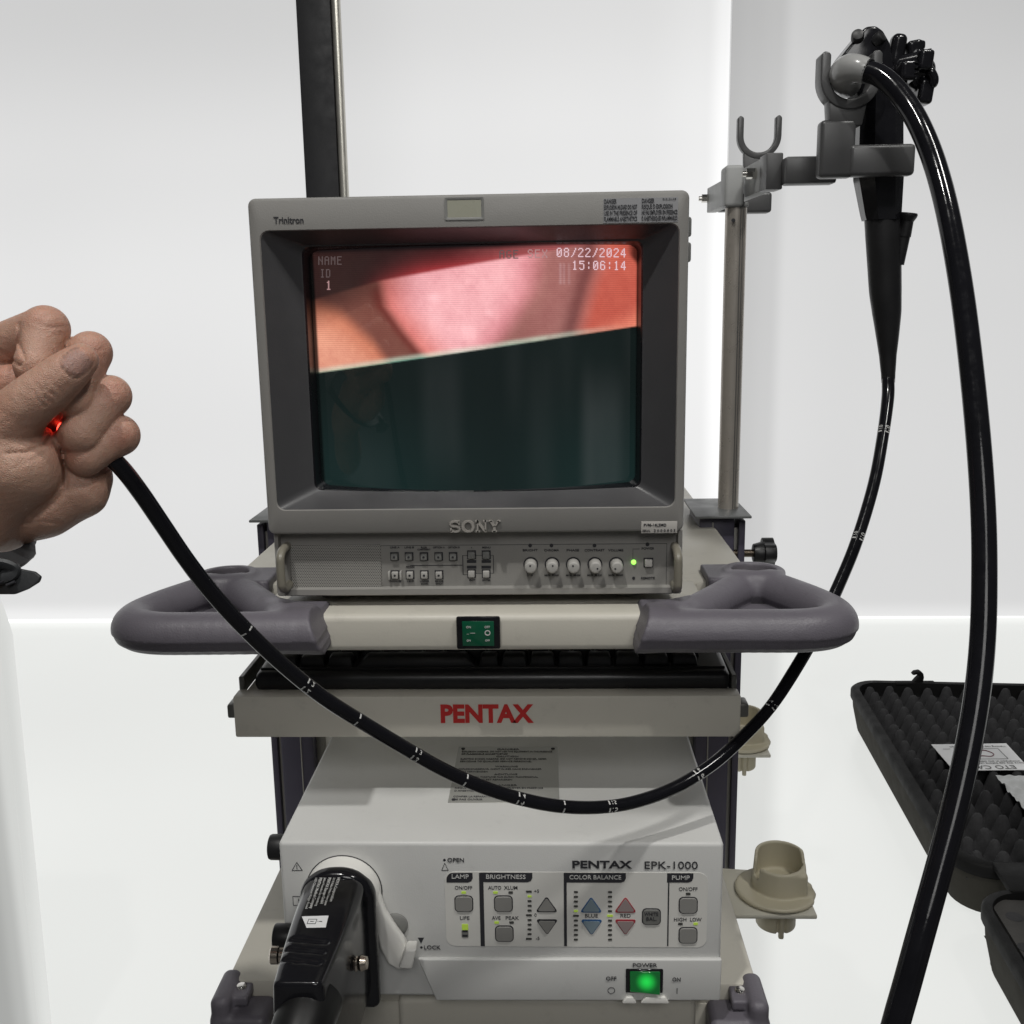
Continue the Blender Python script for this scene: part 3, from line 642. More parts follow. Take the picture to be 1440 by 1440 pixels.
# speaker grille: dotted sheet
g0, g1 = KP(411, 827), KP(535, 766)
m = mat('grille_sheet', (.30, .29, .275), .5); nt = m.node_tree; N = nt.nodes; L = nt.links; p = N['Principled BSDF']
tc = N.new('ShaderNodeTexCoord'); sx = N.new('ShaderNodeSeparateXYZ'); L.new(tc.outputs['Object'], sx.inputs[0])
def mth(op, a, b_=None, v=None):
    n = N.new('ShaderNodeMath'); n.operation = op
    if hasattr(a, 'is_linked'): L.new(a, n.inputs[0])
    else: n.inputs[0].default_value = a
    if b_ is not None:
        if hasattr(b_, 'is_linked'): L.new(b_, n.inputs[1])
        else: n.inputs[1].default_value = b_
    return n.outputs[0]
PT = .00155
def dots(ou, ov):
    u_ = mth('SUBTRACT', mth('FRACT', mth('ADD', mth('DIVIDE', sx.outputs[0], PT), ou)), .5); v_ = mth('SUBTRACT', mth('FRACT', mth('ADD', mth('DIVIDE', sx.outputs[2], PT*1.732), ov)), .5)
    v2 = mth('MULTIPLY', v_, 1.732); return mth('SQRT', mth('ADD', mth('MULTIPLY', u_, u_), mth('MULTIPLY', v2, v2)))
dd = mth('MINIMUM', dots(20, 20), dots(20.5, 20.5)); hole = mth('LESS_THAN', dd, .29)
mx = N.new('ShaderNodeMix'); mx.data_type = 'RGBA'; L.new(hole, mx.inputs[0]); mx.inputs[6].default_value = (.36, .35, .325, 1); mx.inputs[7].default_value = (.02, .02, .02, 1)
L.new(mx.outputs[2], p.inputs['Base Color'])
b = B(); b.box(g0[0], g1[0], YP-.0012, YP+.001, g0[2], g1[2], .0004, 1); part('speaker_grille', b, m, strip)
b = B(); 
a0, a1 = KP(537, 829), KP(938, 764); fr = .0005
for (x0, x1, z0, z1) in ((a0[0], a1[0], a0[2], a0[2]+.0004), (a0[0], a1[0], a1[2]-.0004, a1[2]), (a0[0], a0[0]+.0004, a0[2], a1[2]), (a1[0]-.0004, a1[0], a0[2], a1[2])): b.box(x0, x1, YP-.0002, YP+.0004, z0, z1, 0)
part('panel_line', b, M_INKG, strip)
# rack handles
for px in (397, 951):
    q0, q1 = at(px, 771, .005), at(px, 825, .005); xx = (q0[0]+q1[0])/2+(.0030 if px < 500 else -.0005); b = B()
    b.tube([(xx, .014, q0[2]), (xx, -.002, q0[2]), (xx, -.010, q0[2]-.004), (xx, -.0115, q0[2]-.009), (xx, -.0115, q1[2]+.009), (xx, -.010, q1[2]+.004), (xx, -.002, q1[2]), (xx, .014, q1[2])], .0036, 14, 5)
    part('rack_handle', b, mat('handle_tan', (.22, .205, .165), .35), mon)
# keys
def mkey(px, py, wpx=12, hpx=12, m=M_KEY, dot=True, guard=False):
    q = KP(px, py); hw, hh = wpx*.00029, hpx*.00029
    b = B(); b.box(q[0]-hw-.0009, q[0]+hw+.0009, YP-.0004, YP+.001, q[2]-hh-.0009, q[2]+hh+.0009, 0); s_ = part('key_well', b, M_INK, strip)
    b = B(); b.box(q[0]-hw, q[0]+hw, YP-.0034, YP+.001, q[2]-hh, q[2]+hh, .0006); k = part('key', b, m, s_)
    if dot: b = B(); b.cyl((q[0]-.0001, YP-.0036, q[2]), (q[0]-.0001, YP-.003, q[2]), .0010, n=12); part('key_lens', b, M_INK, k)
    if guard:
        b = B()
        for s in (-1, 1): b.box(q[0]+s*(hw+.0022)-.0008, q[0]+s*(hw+.0022)+.0008, YP-.005, YP+.001, q[2]-hh-.0006, q[2]+hh+.0006, .0005)
        part('key_guard', b, M_KEYL, s_)
for px in (555, 575.4, 596.3, 617, 637.3): mkey(px, 782.3, 9.5, 9.5)
mkey(556, 808, 9.5, 10, M_KEYL, guard=True)
for px in (576.7, 597, 617.5): mkey(px, 808, 9.5, 10, M_KEYL)
for px in (663.2, 683.8): mkey(px, 780, 10, 10, dot=False); mkey(px, 806.5, 9.5, 9.5, M_KEYL, dot=False)
b = B()
T = lambda t, px, py, sz, w=None, o=YP-.0003, bold=.012: b.text(t, KP(px, py, o), (1, 0, 0), (0, 0, 1), sz, width=w, bold=bold)
for t, px, w_ in (('LINE A', 555, .008), ('LINE B', 575.4, .008), ('RGB', 596, .005), ('OPTION A', 617, .010), ('OPTION B', 638, .010)): T(t, px, 770, .0022, w_)
T('COMPONENT', 596, 773, .0020, .011); T('SCAN', 577, 797.5, .0022, .007)
for t, px, w_ in (('DEGAUSS', 556, .010), ('16:9', 576.7, .006), ('UNDER', 597, .008), ('BLUE', 617.5, .007)): T(t, px, 817.5, .0020, w_)
T('SCAN', 597, 821, .0020, .006); T('ONLY', 617.5, 821, .0020, .006); T('\u25b4', 663, 770, .003); T('MENU', 684, 770, .0022, .007); T('EXIT', 664, 816, .0020, .005); T('ENTER', 684, 816, .0020, .007)
for t, px in (('BRIGHT', 745.5), ('CHROMA', 775.5), ('PHASE', 805.5), ('CONTRAST', 836), ('VOLUME', 866)): T(t, px, 774, .0027, .0034*len(t)*.62)
for px in (776, 806, 836, 866): T('MIN  MAX', px, 809, .0020, .0125)
T('-    +', 745.5, 809.5, .0024); T('POWER', 911, 771.5, .0027, .0105); T('REMOTE', 911, 813, .0027, .0115)
for px, t in ((745.5, '\u25cb'), (775.5, '\u25d0'), (836, '\u25d1')):
    q = KP(px, 767); b.lathe((q[0], YP-.0002, q[2]), (0, -1, 0), [(.0016, 0), (.0016, .0002)], 14)
for px in (663.2, 683.8):
    for py in (789.5, 797.5):
        q = KP(px, py); b.box(q[0]-.0040, q[0]+.0040, YP-.0003, YP, q[2]-.0012, q[2]+.0012, 0)
for (x0, y0, x1, y1) in ((577, 795, 650, 795), (651, 781, 651, 808), (651, 781, 657, 781), (651, 808, 657, 808), (690, 781, 694, 781), (694, 781, 694, 806), (690, 806, 694, 806), (669, 781, 678, 781), (669, 806, 678, 806), (890, 772, 890, 786), (890, 772, 899, 772)):
    q0, q1 = KP(x0, y0), KP(x1, y1); b.box(min(q0[0], q1[0])-.00013, max(q0[0], q1[0])+.00013, YP-.0002, YP, min(q0[2], q1[2])-.00013, max(q0[2], q1[2])+.00013, 0)
q = KP(891, 813); b.lathe((q[0], YP, q[2]), (0, -1, 0), [(.0013, 0), (.0013, .0004)], 14)
q = KP(910.5, 765.5); b.lathe((q[0], YP, q[2]), (0, -1, 0), [(.0017, 0), (.0017, .0002)], 14)
part('lettering', b, M_INK, strip)
for i, px in enumerate((746.4, 776.4, 806.2, 836.5, 866.5)):
    q = KP(px, 793.3); b = B(); b.lathe((q[0], YP+.001, q[2]), (0, -1, 0), [(.0063, 0), (.0063, .0016)], 28); sk = part('knob_ring', b, M_INK, strip)
    b = B(); b.lathe((q[0], YP, q[2]), (0, -1, 0), [(.0052, 0), (.0052, .0105), (.0049, .0120), (.0043, .0127), (.0035, .0129)], 28); kb = part('knob', b, M_KEYL, sk)
    a = (1.75, 1.3, 1.9, 2.6, 2.5)[i]
    if i > 1: a = (0, 0, 1.9, -.4, 3.6)[i]
    e = Vector((math.cos(a), 0, math.sin(a))); b = B(); b.cyl(Vector((q[0], YP-.0131, q[2]))+e*.0018, Vector((q[0], YP-.0125, q[2]))+e*.0018, .0008, n=10); part('knob_mark', b, M_INK, kb)
q = KP(891, 790.4); b = B(); b.lathe((q[0], YP, q[2]), (0, -1, 0), [(.0021, 0), (.002, .0012), (.0012, .002)], 16); part('power_led', b, M_LEDON, strip)
mkey(911.7, 791, 11, 11, M_KEYL, dot=False)

# ================================================================== keyboard on the tray
kbd = thing('keyboard', 'black computer keyboard lying on the beige pull-out tray', 'keyboard', (.01, .11, TZ1-.003))
KY = TY+.016; kb0 = at(357, 968, KY); kb1 = at(1029, 946, KY); KX0, KX1, KZ0, KZ1 = kb0[0], kb1[0], TZ1-.003, kb1[2]
M_KB = mat('keyboard_black', (.010, .010, .011), .35)
b = B(); b.box(KX0, KX1, KY, KY+.150, KZ0, KZ1, .007, 4, fn=lambda v: Vector((v.x, v.y, v.z+max(0, v.y-KY)*.05)))
body = part('body', b, M_KB, kbd)
b = B()
for r_ in range(6):
    y0 = KY+.016+r_*.0195; x = KX0+.012; q_ = 0
    while x < KX1-.016:
        wd = (.0185 if r_ else (.0245 if q_ in (0, 1, 2, 5, 6, 7, 8, 9, 10, 11) else .0185))
        if r_ == 0 and q_ == 3: wd = .112
        if x+wd > KX1-.009: break
        zb = KZ1+(y0-KY)*.05-.002; zt = zb+.0115; yy0, yy1 = y0, y0+.0180
        b.box(x, x+wd, yy0, yy1, zb, zt, .0025, 2, fn=lambda v, cx=x+wd/2, cy=(yy0+yy1)/2, z0=zb, z1=zt: Vector((cx+(v.x-cx)*(1-.20*max(0, (v.z-z0)/(z1-z0))), cy+(v.y-cy)*(1-.20*max(0, (v.z-z0)/(z1-z0))), v.z)))
        x += wd+.0012; q_ += 1
part('keys', b, mat('key_black', (.028, .029, .031), .38), kbd)
b = B(); b.box(KX0+.004, KX1-.004, KY+.0105, KY+.0125, KZ1-.001, KZ1+.0022, .0008, 1); part('rim', b, M_KB, body)

# ================================================================== endoscopy processor
pro = thing('endoscopy_processor', 'white endoscopy processor with lettered front panel on the lower shelf', 'processor', (.018, .15, -.4065))
YF = -.052
b = B(); PX0, PX1 = -.1666, .2036
b.box(PX0, PX1, YF, .36, -.3960, -.2513, .0035, 3)
case_ = part('housing', b, M_WHITE, pro)
R = lambda x, y, Y=YF-.0003: at(x, y, Y)
Z4 = lambda x, y, Y=YF-.0003: at(600+x/3.1304, 1180+y/3.1304, Y)
b = B(); q = [R(588, 1346), R(1014.5, 1346.5), R(1012, 1404), R(614, 1404)]
b.prism([(v[0], YF+.001, v[2]) for v in q], (0, -.0045, 0), .0014, 3); lowp = part('lower_panel', b, M_WHITE, case_)
for fx in (-.14, .17):
    for fy in (-.02, .3): b = B(); b.cyl((fx, fy, -.4065), (fx, fy, -.395), .014); part('foot', b, M_BLACK, pro)
# control overlay
b = B()
def plate(b, x0, y0, x1, y1, r, Y0, Y1):
    a, c = Z4(x0, y1), Z4(x1, y0); b.prism([(x, Y0, z) for x, z in rrect(a[0], c[0], a[2], c[2], r)], (0, Y1-Y0, 0))
plate(b, 88, 148, 1239, 470, .008, YF+.0005, YF-.0004)
ovl = part('control_overlay', b, mat('overlay_grey', (.72, .71, .67), .38, var=.02), case_)
b = B()
def tab(x0, x1, y0, y1, line):
    a, c = Z4(x0, y1), Z4(x1, y0); r = .004
    poly = [(a[0], c[1], a[2])]+[(x, c[1], z) for x, z in rrect(a[0], c[0], a[2]-.01, c[2]+.01, .004)[18:24]]
    b.prism([(a[0], YF-.0004, a[2]), (c[0]-.004, YF-.0004, a[2]), (c[0]-.0012, YF-.0004, a[2]+.0012), (c[0], YF-.0004, a[2]+.004), (c[0], YF-.0004, c[2]), (a[0], YF-.0004, c[2])], (0, -.0003, 0))
    if line: l0, l1 = Z4(x0, 470), Z4(x0+11, y0); b.box(l0[0], l1[0], YF-.00068, YF-.0003, l0[2], l1[2], 0)
a, c = Z4(88, 190), Z4(202, 148)
rr = rrect(a[0], c[0], a[2], c[2], .0058)
poly = [(c[0], a[2]+.004), (c[0], c[2])]+rr[7:12]+[(a[0], a[2]), (c[0]-.004, a[2]), (c[0]-.0012, a[2]+.0012)]
b.prism([(x, YF-.0004, z) for x, z in poly], (0, -.0003, 0))
tab(238, 465, 148, 188, True); tab(605, 877, 149, 190, True); tab(1058, 1174, 150, 190, True)
part('section_tab', b, mat('tab_black', (.03, .03, .036), .4), ovl)
b = B(); w4 = Z4
W_ = lambda t, x, y, sz, w=None: b.text(t, w4(x, y, YF-.0008), (1, 0, 0), (0, 0, 1), sz, width=w, bold=.004)
U4 = .000192
W_('LAMP', 147, 166, .0054, 74*U4); W_('BRIGHTNESS', 348, 167, .0054, 172*U4); W_('COLOR BALANCE', 742, 169, .0054, 224*U4); W_('PUMP', 1118, 171, .0054, 76*U4)
part('lettering', b, M_WINK, ovl)
def rkey(x, y, s=76, m=M_KEY, rad=.0032):
    a = w4(x, y); h = s*U4/2; b = B()
    b.prism([(a[0]+u, YF-.0003, a[2]+v) for u, v in rrect(-h-.0008, h+.0008, -h*.96-.0008, h*.96+.0008, rad+.0006)], (0, -.0006, 0)); k0_ = part('button_ring', b, M_INK, ovl)
    b = B(); b.prism([(a[0]+u, YF-.0004, a[2]+v) for u, v in rrect(-h, h, -h*.96, h*.96, rad)], (0, -.0014, 0), .0003, 1); return part('button', b, m, k0_)
M_BTN = mat('button_grey', (.27, .265, .25), .45, var=.04)
for x, y in ((164, 283), (338, 283), (342, 415), (1151, 290), (1150, 422)): rkey(x, y, 74, M_BTN)
wb = rkey(989, 340, 74, mat('button_dark', (.17, .17, .16), .5, var=.05))
b = B(); b.text('WHITE', w4(989, 331, YF-.0020), (1, 0, 0), (0, 0, 1), .0046, width=.0115); b.text('BAL.', w4(989, 352, YF-.0020), (1, 0, 0), (0, 0, 1), .0046, width=.0085); part('lettering', b, M_INK, wb)
def tkey(x, y, up, ring, fill=M_BTN):
    a = w4(x, y); s = 1 if up else -1
    def tri(k):
        pts = []; hw, hh = 45*U4*k, 35*U4*k; cs_ = [(0, hh*s), (hw, -hh*s), (-hw, -hh*s)]
        for i in range(3):
            p = np.array(cs_[i]); q_ = np.array(cs_[(i+1) % 3]); o_ = np.array(cs_[i-1]); a_ = p+(o_-p)*.13; c_ = p+(q_-p)*.13
            for t in (0, .33, .67, 1): pts.append((1-t)**2*a_+2*t*(1-t)*(p*.7+.3*(a_+c_)/2)+t*t*c_)
        return pts
    b = B(); b.prism([(a[0]+u, YF-.0003, a[2]+v) for u, v in tri(1.1)], (0, -.0006, 0)); k0_ = part('button_ring', b, ring, ovl)
    b = B(); b.prism([(a[0]+u, YF-.0004, a[2]+v) for u, v in tri(.90)], (0, -.0013, 0)); part('arrow_button', b, fill, k0_)
M_BB = mat('button_blue', (.20, .26, .30), .45); M_RB = mat('button_red', (.30, .24, .235), .45)
tkey(528, 285, 1, M_INK); tkey(530, 387, 0, M_INK); tkey(724, 287, 1, M_BLUEB, M_BB); tkey(726, 388, 0, M_BLUEB, M_BB); tkey(875, 287, 1, M_REDB, M_RB); tkey(875, 388, 0, M_REDB, M_RB)
on, off = B(), B()
def led(x, y, w_, h_, lit):
    a = w4(x, y); (on if lit else off).prism([(a[0]+u, YF-.0003, a[2]+v) for u, v in rrect(-w_*U4/2, w_*U4/2, -h_*U4/2, h_*U4/2, .0006, 2)], (0, -.0006, 0))
for x, y, l in ((163, 234, 1), (303, 234, 1), (370, 234, 0), (308, 366, 1), (374, 366, 0), (1151, 240, 0), (1117, 372, 0), (1184, 372, 1)): led(x, y, 20, 11, l)
for k in range(11):
    led(453-(3 if k in (0, 5, 10) else 0), 230+20.8*k, 26 if k in (0, 5, 10) else 18, 9, k == 1)
    led(657, 232+20.9*k, 26 if k == 5 else 18, 9, k == 4); led(807, 232+20.9*k, 26 if k == 5 else 18, 9, k == 5)
led(169, 386, 28, 28, 1)
part('indicator', on, M_LGREEN, ovl); part('indicator', off, mat('led_dark', (.06, .06, .055), .4), ovl)
b = B(); a = w4(169, 416); b.prism([(a[0]+u, YF-.0003, a[2]+v) for u, v in rrect(-15*U4, 15*U4, -18*U4, 18*U4, .001, 2)], (0, -.0006, 0)); lf = part('life_gauge', b, M_KEY, ovl)
b = B()
for y in (403, 423): a = w4(169, y); b.box(a[0]-.0022, a[0]+.0022, YF-.0011, YF-.0008, a[2]-.0009, a[2]+.0009, 0)
part('gauge_bar', b, M_INK, lf)
b = B(); K_ = lambda t, x, y, sz, w=None, bold=.004: b.text(t, w4(x, y, YF-.0005), (1, 0, 0), (0, 0, 1), sz, width=(w*U4 if w else None), bold=bold)
for t, x, y, w_ in (('ON/OFF', 162, 215, 76), ('LIFE', 167, 348, 42), ('AUTO', 300, 215, 57), ('XLUM', 371, 215, 58), ('AVE', 306, 348, 38), ('PEAK', 376, 348, 58), ('BLUE', 725, 338, 56), ('RED', 875, 338, 44), ('ON/OFF', 1151, 221, 80), ('HIGH', 1116, 355, 54), ('LOW', 1184, 355, 50)): K_(t, x, y, .0047, w_)
for t, x, y in (('+5', 484, 230), ('0', 479, 335), ('-5', 489, 438)): K_(t, x, y, .0042)
part('lettering', b, M_INK, ovl)
b = B()
K_('PENTAX', 769, 114, .0093, 258, .030); K_('EPK-1000', 1075, 117, .0098, 228, .0); K_('OPEN', 128, 93, .0052, 72)
for t, px, py in (('LOCK', 607.5, 1332.7),): b.text(t, R(px, py, YF-.0005), (1, 0, 0), (0, 0, 1), .0052, width=.0140, bold=.004)
for px, py in ((625, 1209.5), (592.5, 1332.5)): a = R(px, py); b.lathe((a[0], YF, a[2]), (0, -1, 0), [(.0011, 0), (.0011, .0003)], 12)
def tri_line(b, cx, cz, w_, h_, th, s=1, Y=YF):
    P3 = [np.array(p) for p in ((cx, cz+h_/2*s), (cx+w_/2, cz-h_/2*s), (cx-w_/2, cz-h_/2*s))]
    for i in range(3):
        p, q = P3[i], P3[(i+1) % 3]; d = (q-p)/np.linalg.norm(q-p); n_ = np.array([-d[1], d[0]])*th/2
        b.prism([(v[0], Y, v[1]) for v in (p-n_-d*th*.3, q-n_+d*th*.3, q+n_+d*th*.3, p+n_-d*th*.3)], (0, -.0003, 0))
a = R(625.5, 1219); tri_line(b, a[0], a[2], .0056, .0066, .0004)
a = R(592, 1323); b.prism([(a[0]-.0027, YF, a[2]+.0028), (a[0]+.0027, YF, a[2]+.0028), (a[0], YF, a[2]-.0028)], (0, -.0003, 0))
a = R(417.5, 1218.5); tri_line(b, a[0], a[2], .0088, .0074, .0004); b.text('!', (a[0], YF-.0003, a[2]-.0006), (1, 0, 0), (0, 0, 1), .0055, bold=.01)
a = R(420, 1267); 
for (x0, x1, z0, z1) in ((-.005, .005, .004, .0044), (-.005, .005, -.0044, -.004), (-.005, -.0046, -.0044, .0044), (.0046, .005, -.0044, .0044)): b.box(a[0]+x0, a[0]+x1, YF-.0003, YF, a[2]+z0, a[2]+z1, 0)
b.text('!', (a[0], YF-.0003, a[2]), (1, 0, 0), (0, 0, 1), .0055)
part('lettering', b, M_INK, case_)
b = B()
for t, x, y, w_ in (('POWER', 960, 556, 106), ('OFF', 812, 615, 46), ('ON', 1100, 619, 36)): b.text(t, w4(x, y, YF-.0042), (1, 0, 0), (0, 0, 1), .0052, width=w_*U4, bold=.004)
a = w4(812, 655); b.tube([(a[0]+.0029*math.cos(t), YF-.0037, a[2]+.0029*math.sin(t)) for t in np.linspace(0, 6.283, 25)], .0003, 6, 1)
a = w4(1100, 657); b.box(a[0]-.0003, a[0]+.0003, YF-.0039, YF-.003, a[2]-.0027, a[2]+.0027, 0)
part('lettering', b, M_INK, lowp)
b = B(); a, c = w4(876, 675, YF-.004), w4(1041, 573, YF-.004); b.box(a[0], c[0], YF-.0048, YF, a[2], c[2], .0006, 1)
psw = part('power_switch', b, M_GLOSS, lowp)
gx0, gx1 = a[0]+.0035, c[0]-.0028; gz0, gz1 = a[2]+.0012, c[2]-.0016
b = B(); b.prism([(gx0, YF-.0066, gz0+.0012), (gx1, YF-.0088, gz0), (gx1, YF-.0062, gz1), (gx0, YF-.0052, gz1)], (0, .003, 0), .0004, 1)
m = mat('lit_green_rocker', (.004, .12, .03), .12, coat=.4); N = m.node_tree.nodes; L = m.node_tree.links; p = N['Principled BSDF']
tc = N.new('ShaderNodeTexCoord'); vm = N.new('ShaderNodeVectorMath'); vm.operation = 'DISTANCE'; L.new(tc.outputs['Object'], vm.inputs[0])
vm.inputs[1].default_value = ((gx0*.45+gx1*.55)-.018, YF-.006-.15, (gz0*.45+gz1*.55)+.4065)
mr = N.new('ShaderNodeMapRange'); mr.interpolation_type = 'SMOOTHSTEP'; mr.inputs[1].default_value = .0; mr.inputs[2].default_value = .0105; mr.inputs[3].default_value = .62; mr.inputs[4].default_value = .03
L.new(vm.outputs['Value'], mr.inputs[0]); L.new(mr.outputs[0], p.inputs['Emission Strength']); p.inputs['Emission Color'].default_value = (.02, 1, .10, 1)
part('rocker', b, m, psw)
for i, (p0_, p1_) in enumerate(((w4(858, 703), w4(922, 703)), (w4(940, 703), w4(1064, 705)))):
    b = B(); zt = w4(900, 676)[2]; b.prism([(p0_[0], YF-.003, p0_[2]), (p1_[0], YF-.003, p0_[2]), (p1_[0]-.0035, YF-.003, zt), (p0_[0]+.004, YF-.003, zt)], (0, -.0035, 0), .0008)
    part('switch_guard', b, M_WHITE2, psw)
# warning plate on top
b = B(); b.box(-.031, .069, .017, .135, -.2518, -.2508, .0002, 1); wp = part('warning_plate', b, mat('plate_silver', (.40, .40, .375), .35, metal=.3), case_)
b = B()
LN = (('DANGER', 1), ('EXPLOSION HAZARD. DO NOT USE THIS EQUIPMENT IN THE PRESENCE', 0), ('OF FLAMMABLE ANAESTHETICS', 0), ('CAUTION', 1), ('ELECTRIC SHOCK HAZARD. DO NOT REMOVE COVER. REFER', 0), ('SERVICING TO QUALIFIED SERVICE PERSONNEL', 0), ('', 0), ('WARNUNG', 1), ('EXPLOSIONSGEFAHR. NICHT IN DER NAHE BRENNBARER', 0), ('GASE VERWENDEN', 0), ('ACHTUNG', 1), ('NICHT OFFNEN. WARTUNG NUR DURCH FACHPERSONAL', 0), ('GERAT NICHT SELBST REPARIEREN', 0), ('', 0), ('DANGER', 1), ('RISQUE D EXPLOSION. NE PAS EMPLOYER EN PRESENCE', 0), ('D ANESTHESIQUES INFLAMMABLES', 0), ('AVIS', 1), ('CONFIER LA REPARATION A UN PERSONNEL QUALIFIE', 0), ('NE PAS OUVRIR', 0))
for k, (t, c_) in enumerate(LN):
    if not t: continue
    y = .1285-k*.0056; wd = min(.090, len(t)*.0016+.006) if not c_ else .022
    b.text(t, (.019 if c_ else -.027+wd/2, y, -.2506), (1, 0, 0), (0, 1, 0), .0042, .0001, width=wd, bold=.01)
part('lettering', b, M_INK, wp)
b = B()
for rx, ry in ((-.026, .130), (.064, .130), (-.026, .022), (.064, .022)): b.lathe((rx, ry, -.2511), (0, 0, 1), [(.0021, 0), (.0019, .0009), (.0008, .0013)], 14)
part('rivet', b, M_INK, wp)
# socket with locking lever
sc0 = at(484, 1252, YF); b = B()
b.lathe((sc0[0], YF+.002, sc0[2]), (0, -1, 0), [(.0325, 0), (.0325, .0022)], 48); sock = part('socket', b, M_INK, case_)
b = B(); b.lathe((sc0[0], YF+.001, sc0[2]), (0, -1, 0), [(.0316, 0), (.0316, .012), (.030, .0145), (.026, .015)], 48); ring = part('lock_ring', b, M_WHITE2, sock)
P_ = lambda x, y, Y: at(x, y, Y)
def flat(b, pts, Y0, dep, r): b.prism([(lambda p: (p[0], Y0, p[2]))(at(px, py, Y0)) for px, py in pts], (0, dep, 0), r, 3)
b = B(); flat(b, [(512, 1228), (524, 1240), (535, 1263), (542, 1284), (555, 1305), (569, 1324), (574, 1336), (583, 1340), (578, 1363), (560, 1366), (545, 1357), (534, 1335), (524, 1300), (516, 1262)], YF-.0125, .0085, .0028)
flat(b, [(569.5, 1336), (585.5, 1336), (579, 1364), (560, 1363)], YF-.0245, .014, .002)
part('lock_lever', b, M_WHITE2, ring)
b = B(); a = P_(556, 1300, YF); b.lathe((a[0], YF+.001, a[2]), (0, -1, 0), [(.011, 0), (.0105, .003), (.008, .0045)], 28); part('lever_stop', b, mat('stop_grey', (.2, .2, .19), .45), sock)
# side knobs at the left of the housing
b = B()
for (px, py, yy, rr_) in ((379, 1191, -.022, .0112),):
    a = at(px, py, yy); b.cyl((PX0+.004, yy, a[2]), (a[0], yy, a[2]), rr_, rr_*.97, bev=.002)
part('side_knob', b, M_BLACK, pro)

# ================================================================== scope hanger on its pole
hang = thing('scope_hanger', 'steel pole with grey hooks for hanging scopes, clamped to the cart', 'scope hanger', (.2706, .35, -.0505))
b = B(); b.lathe((.2712, .352, -.0545), (0, 0, 1), [(.0118, 0), (.0118, .3402)], 32); pole = part('pole', b, M_STEEL, hang)
b = B()
for dx in (.0032, .0060): b.box(.2712+dx-.0004, .2712+dx+.0004, .352-.0127+dx*dx*60, .352-.009, -.05, .30, 0)
part('pole_groove', b, M_INKG, pole)
b = B(); b.lathe((.2712-.005, .352-.0125, .272), (0, -1, 0), [(.0022, 0), (.002, .002)], 14); part('set_screw', b, M_INK, pole)
b = B(); b.box(.2560, .2765, .337, .369, .286, .330, .004, 3); b.box(.272, .284, .345, .366, .286, .292, .002)
part('clamp', b, M_LBAR, hang)
b = B(); b.prism([(.2795, .62, .303), (.2795, .62, .335), (.2822, .265, .328), (.2822, .265, .2955)], (.013, .0, 0), .0012); bar = part('cross_bar', b, M_LBAR, hang)
b = B(); b.prism([(.2800, .274, .2945), (.2800, .274, .329), (.2800, .240, .3285), (.2800, .240, .2935)], (.0165, 0, 0), .0015); part('bar_cap', b, M_HOOK, bar)
for (px, py, yy) in ((1066, 244, .30), (1001, 279, .615)):
    a = at(px, py, yy); b = B(); b.cyl((.2825, a[1], a[2]), (.2715, a[1], a[2]), .0055, n=6); b.cyl((.274, a[1], a[2]), (.2675, a[1], a[2]), .0032, n=14); part('bolt', b, M_CHROME, bar)
def hook(parent, armx0, armx1, armz0, armz1, army, blk, ucen, ro_, ri_, prong, cradle):
    # arm along the wall, then an upright block that ends in a U and a short cradle beside it
    b = B(); b.box(armx0, armx1, army-.010, army+.010, armz0, armz1, .003); hk = part('hook', b, M_HOOK, parent)
    b = B(); x0, x1, z0, z1, y0, y1 = blk; b.box(x0, x1, y0, y1, z0, z1, .004, 3)
    if cradle: b.box(*cradle, .004, 3)
    part('hook_block', b, M_HOOK, hk)
    ux, uy, uz = ucen; rm = (ro_+ri_)/2; th = (ro_-ri_)/2
    arc = np.linspace(0, math.pi, 20); c1 = th*.9
    out = [(ux-ro_, uz+prong)]+[(ux-ro_*math.cos(t), uz-ro_*math.sin(t)) for t in arc]+[(ux+ro_, uz+prong), (ux+ro_-.003, uz+prong+.003), (ux+ri_+.002, uz+prong+.002), (ux+ri_, uz+prong)]
    inn = [(ux+ri_*math.cos(t), uz-ri_*math.sin(t)) for t in arc]+[(ux-ri_, uz+prong), (ux-ri_-.002, uz+prong+.002), (ux-ro_+.003, uz+prong+.003)]
    dp = .011 if cradle else .006
    b = B(); b.prism([(x, uy-dp, z) for x, z in out+inn], (0, 2*dp, 0), .0022, 3); b.prism([(ux-ro_*.62, uy-dp*.85, z1-.006), (ux+ro_*.45, uy-dp*.85, z1-.006), (ux+ro_*.62, uy-dp*.85, uz-ri_*.98), (ux-ro_*.70, uy-dp*.85, uz-ri_*.98)], (0, dp*1.6, 0), .002); part('hook_fork', b, M_HOOK, hk)
uc = at(1191, 113, .185)
hook(hang, .2945, .345, .2965, .3225, .232, (.3150, .3475, .2965, .3475, .172, .190), (uc[0], .182, uc[2]), .0275, .0185, .0200, (.342, .4020, .170, .184, .2968, .3250))
u2 = at(1067, 192, .59)
hook(hang, .2905, .3575, .302, .3295, .60, (.318, .3575, .2985, .3245, .575, .60), (u2[0], .59, u2[2]), .0285, .0205, .0225, None)
b = B(); b.box(.300, .338, .588, .606, .325, .352, .004); part('hook_post', b, M_HOOK, hang)

# ================================================================== endoscope
scope = thing('endoscope', 'black flexible endoscope hung on the hook and plugged into the white processor', 'endoscope', (at(1235, 200, .205)[0], .205, at(1235, 330, .205)[2]))
YB = .205
E = lambda x, y, Y=YB: at(x, y, Y)
def sil(pts, y0, y1, r, m, name, parent=None, seg=3):
    b = B(); b.prism([(lambda p: (p[0], y0, p[2]))(E(*p)) for p in pts], (0, y1-y0, 0), r, seg); return part(name, b, m, parent or scope)
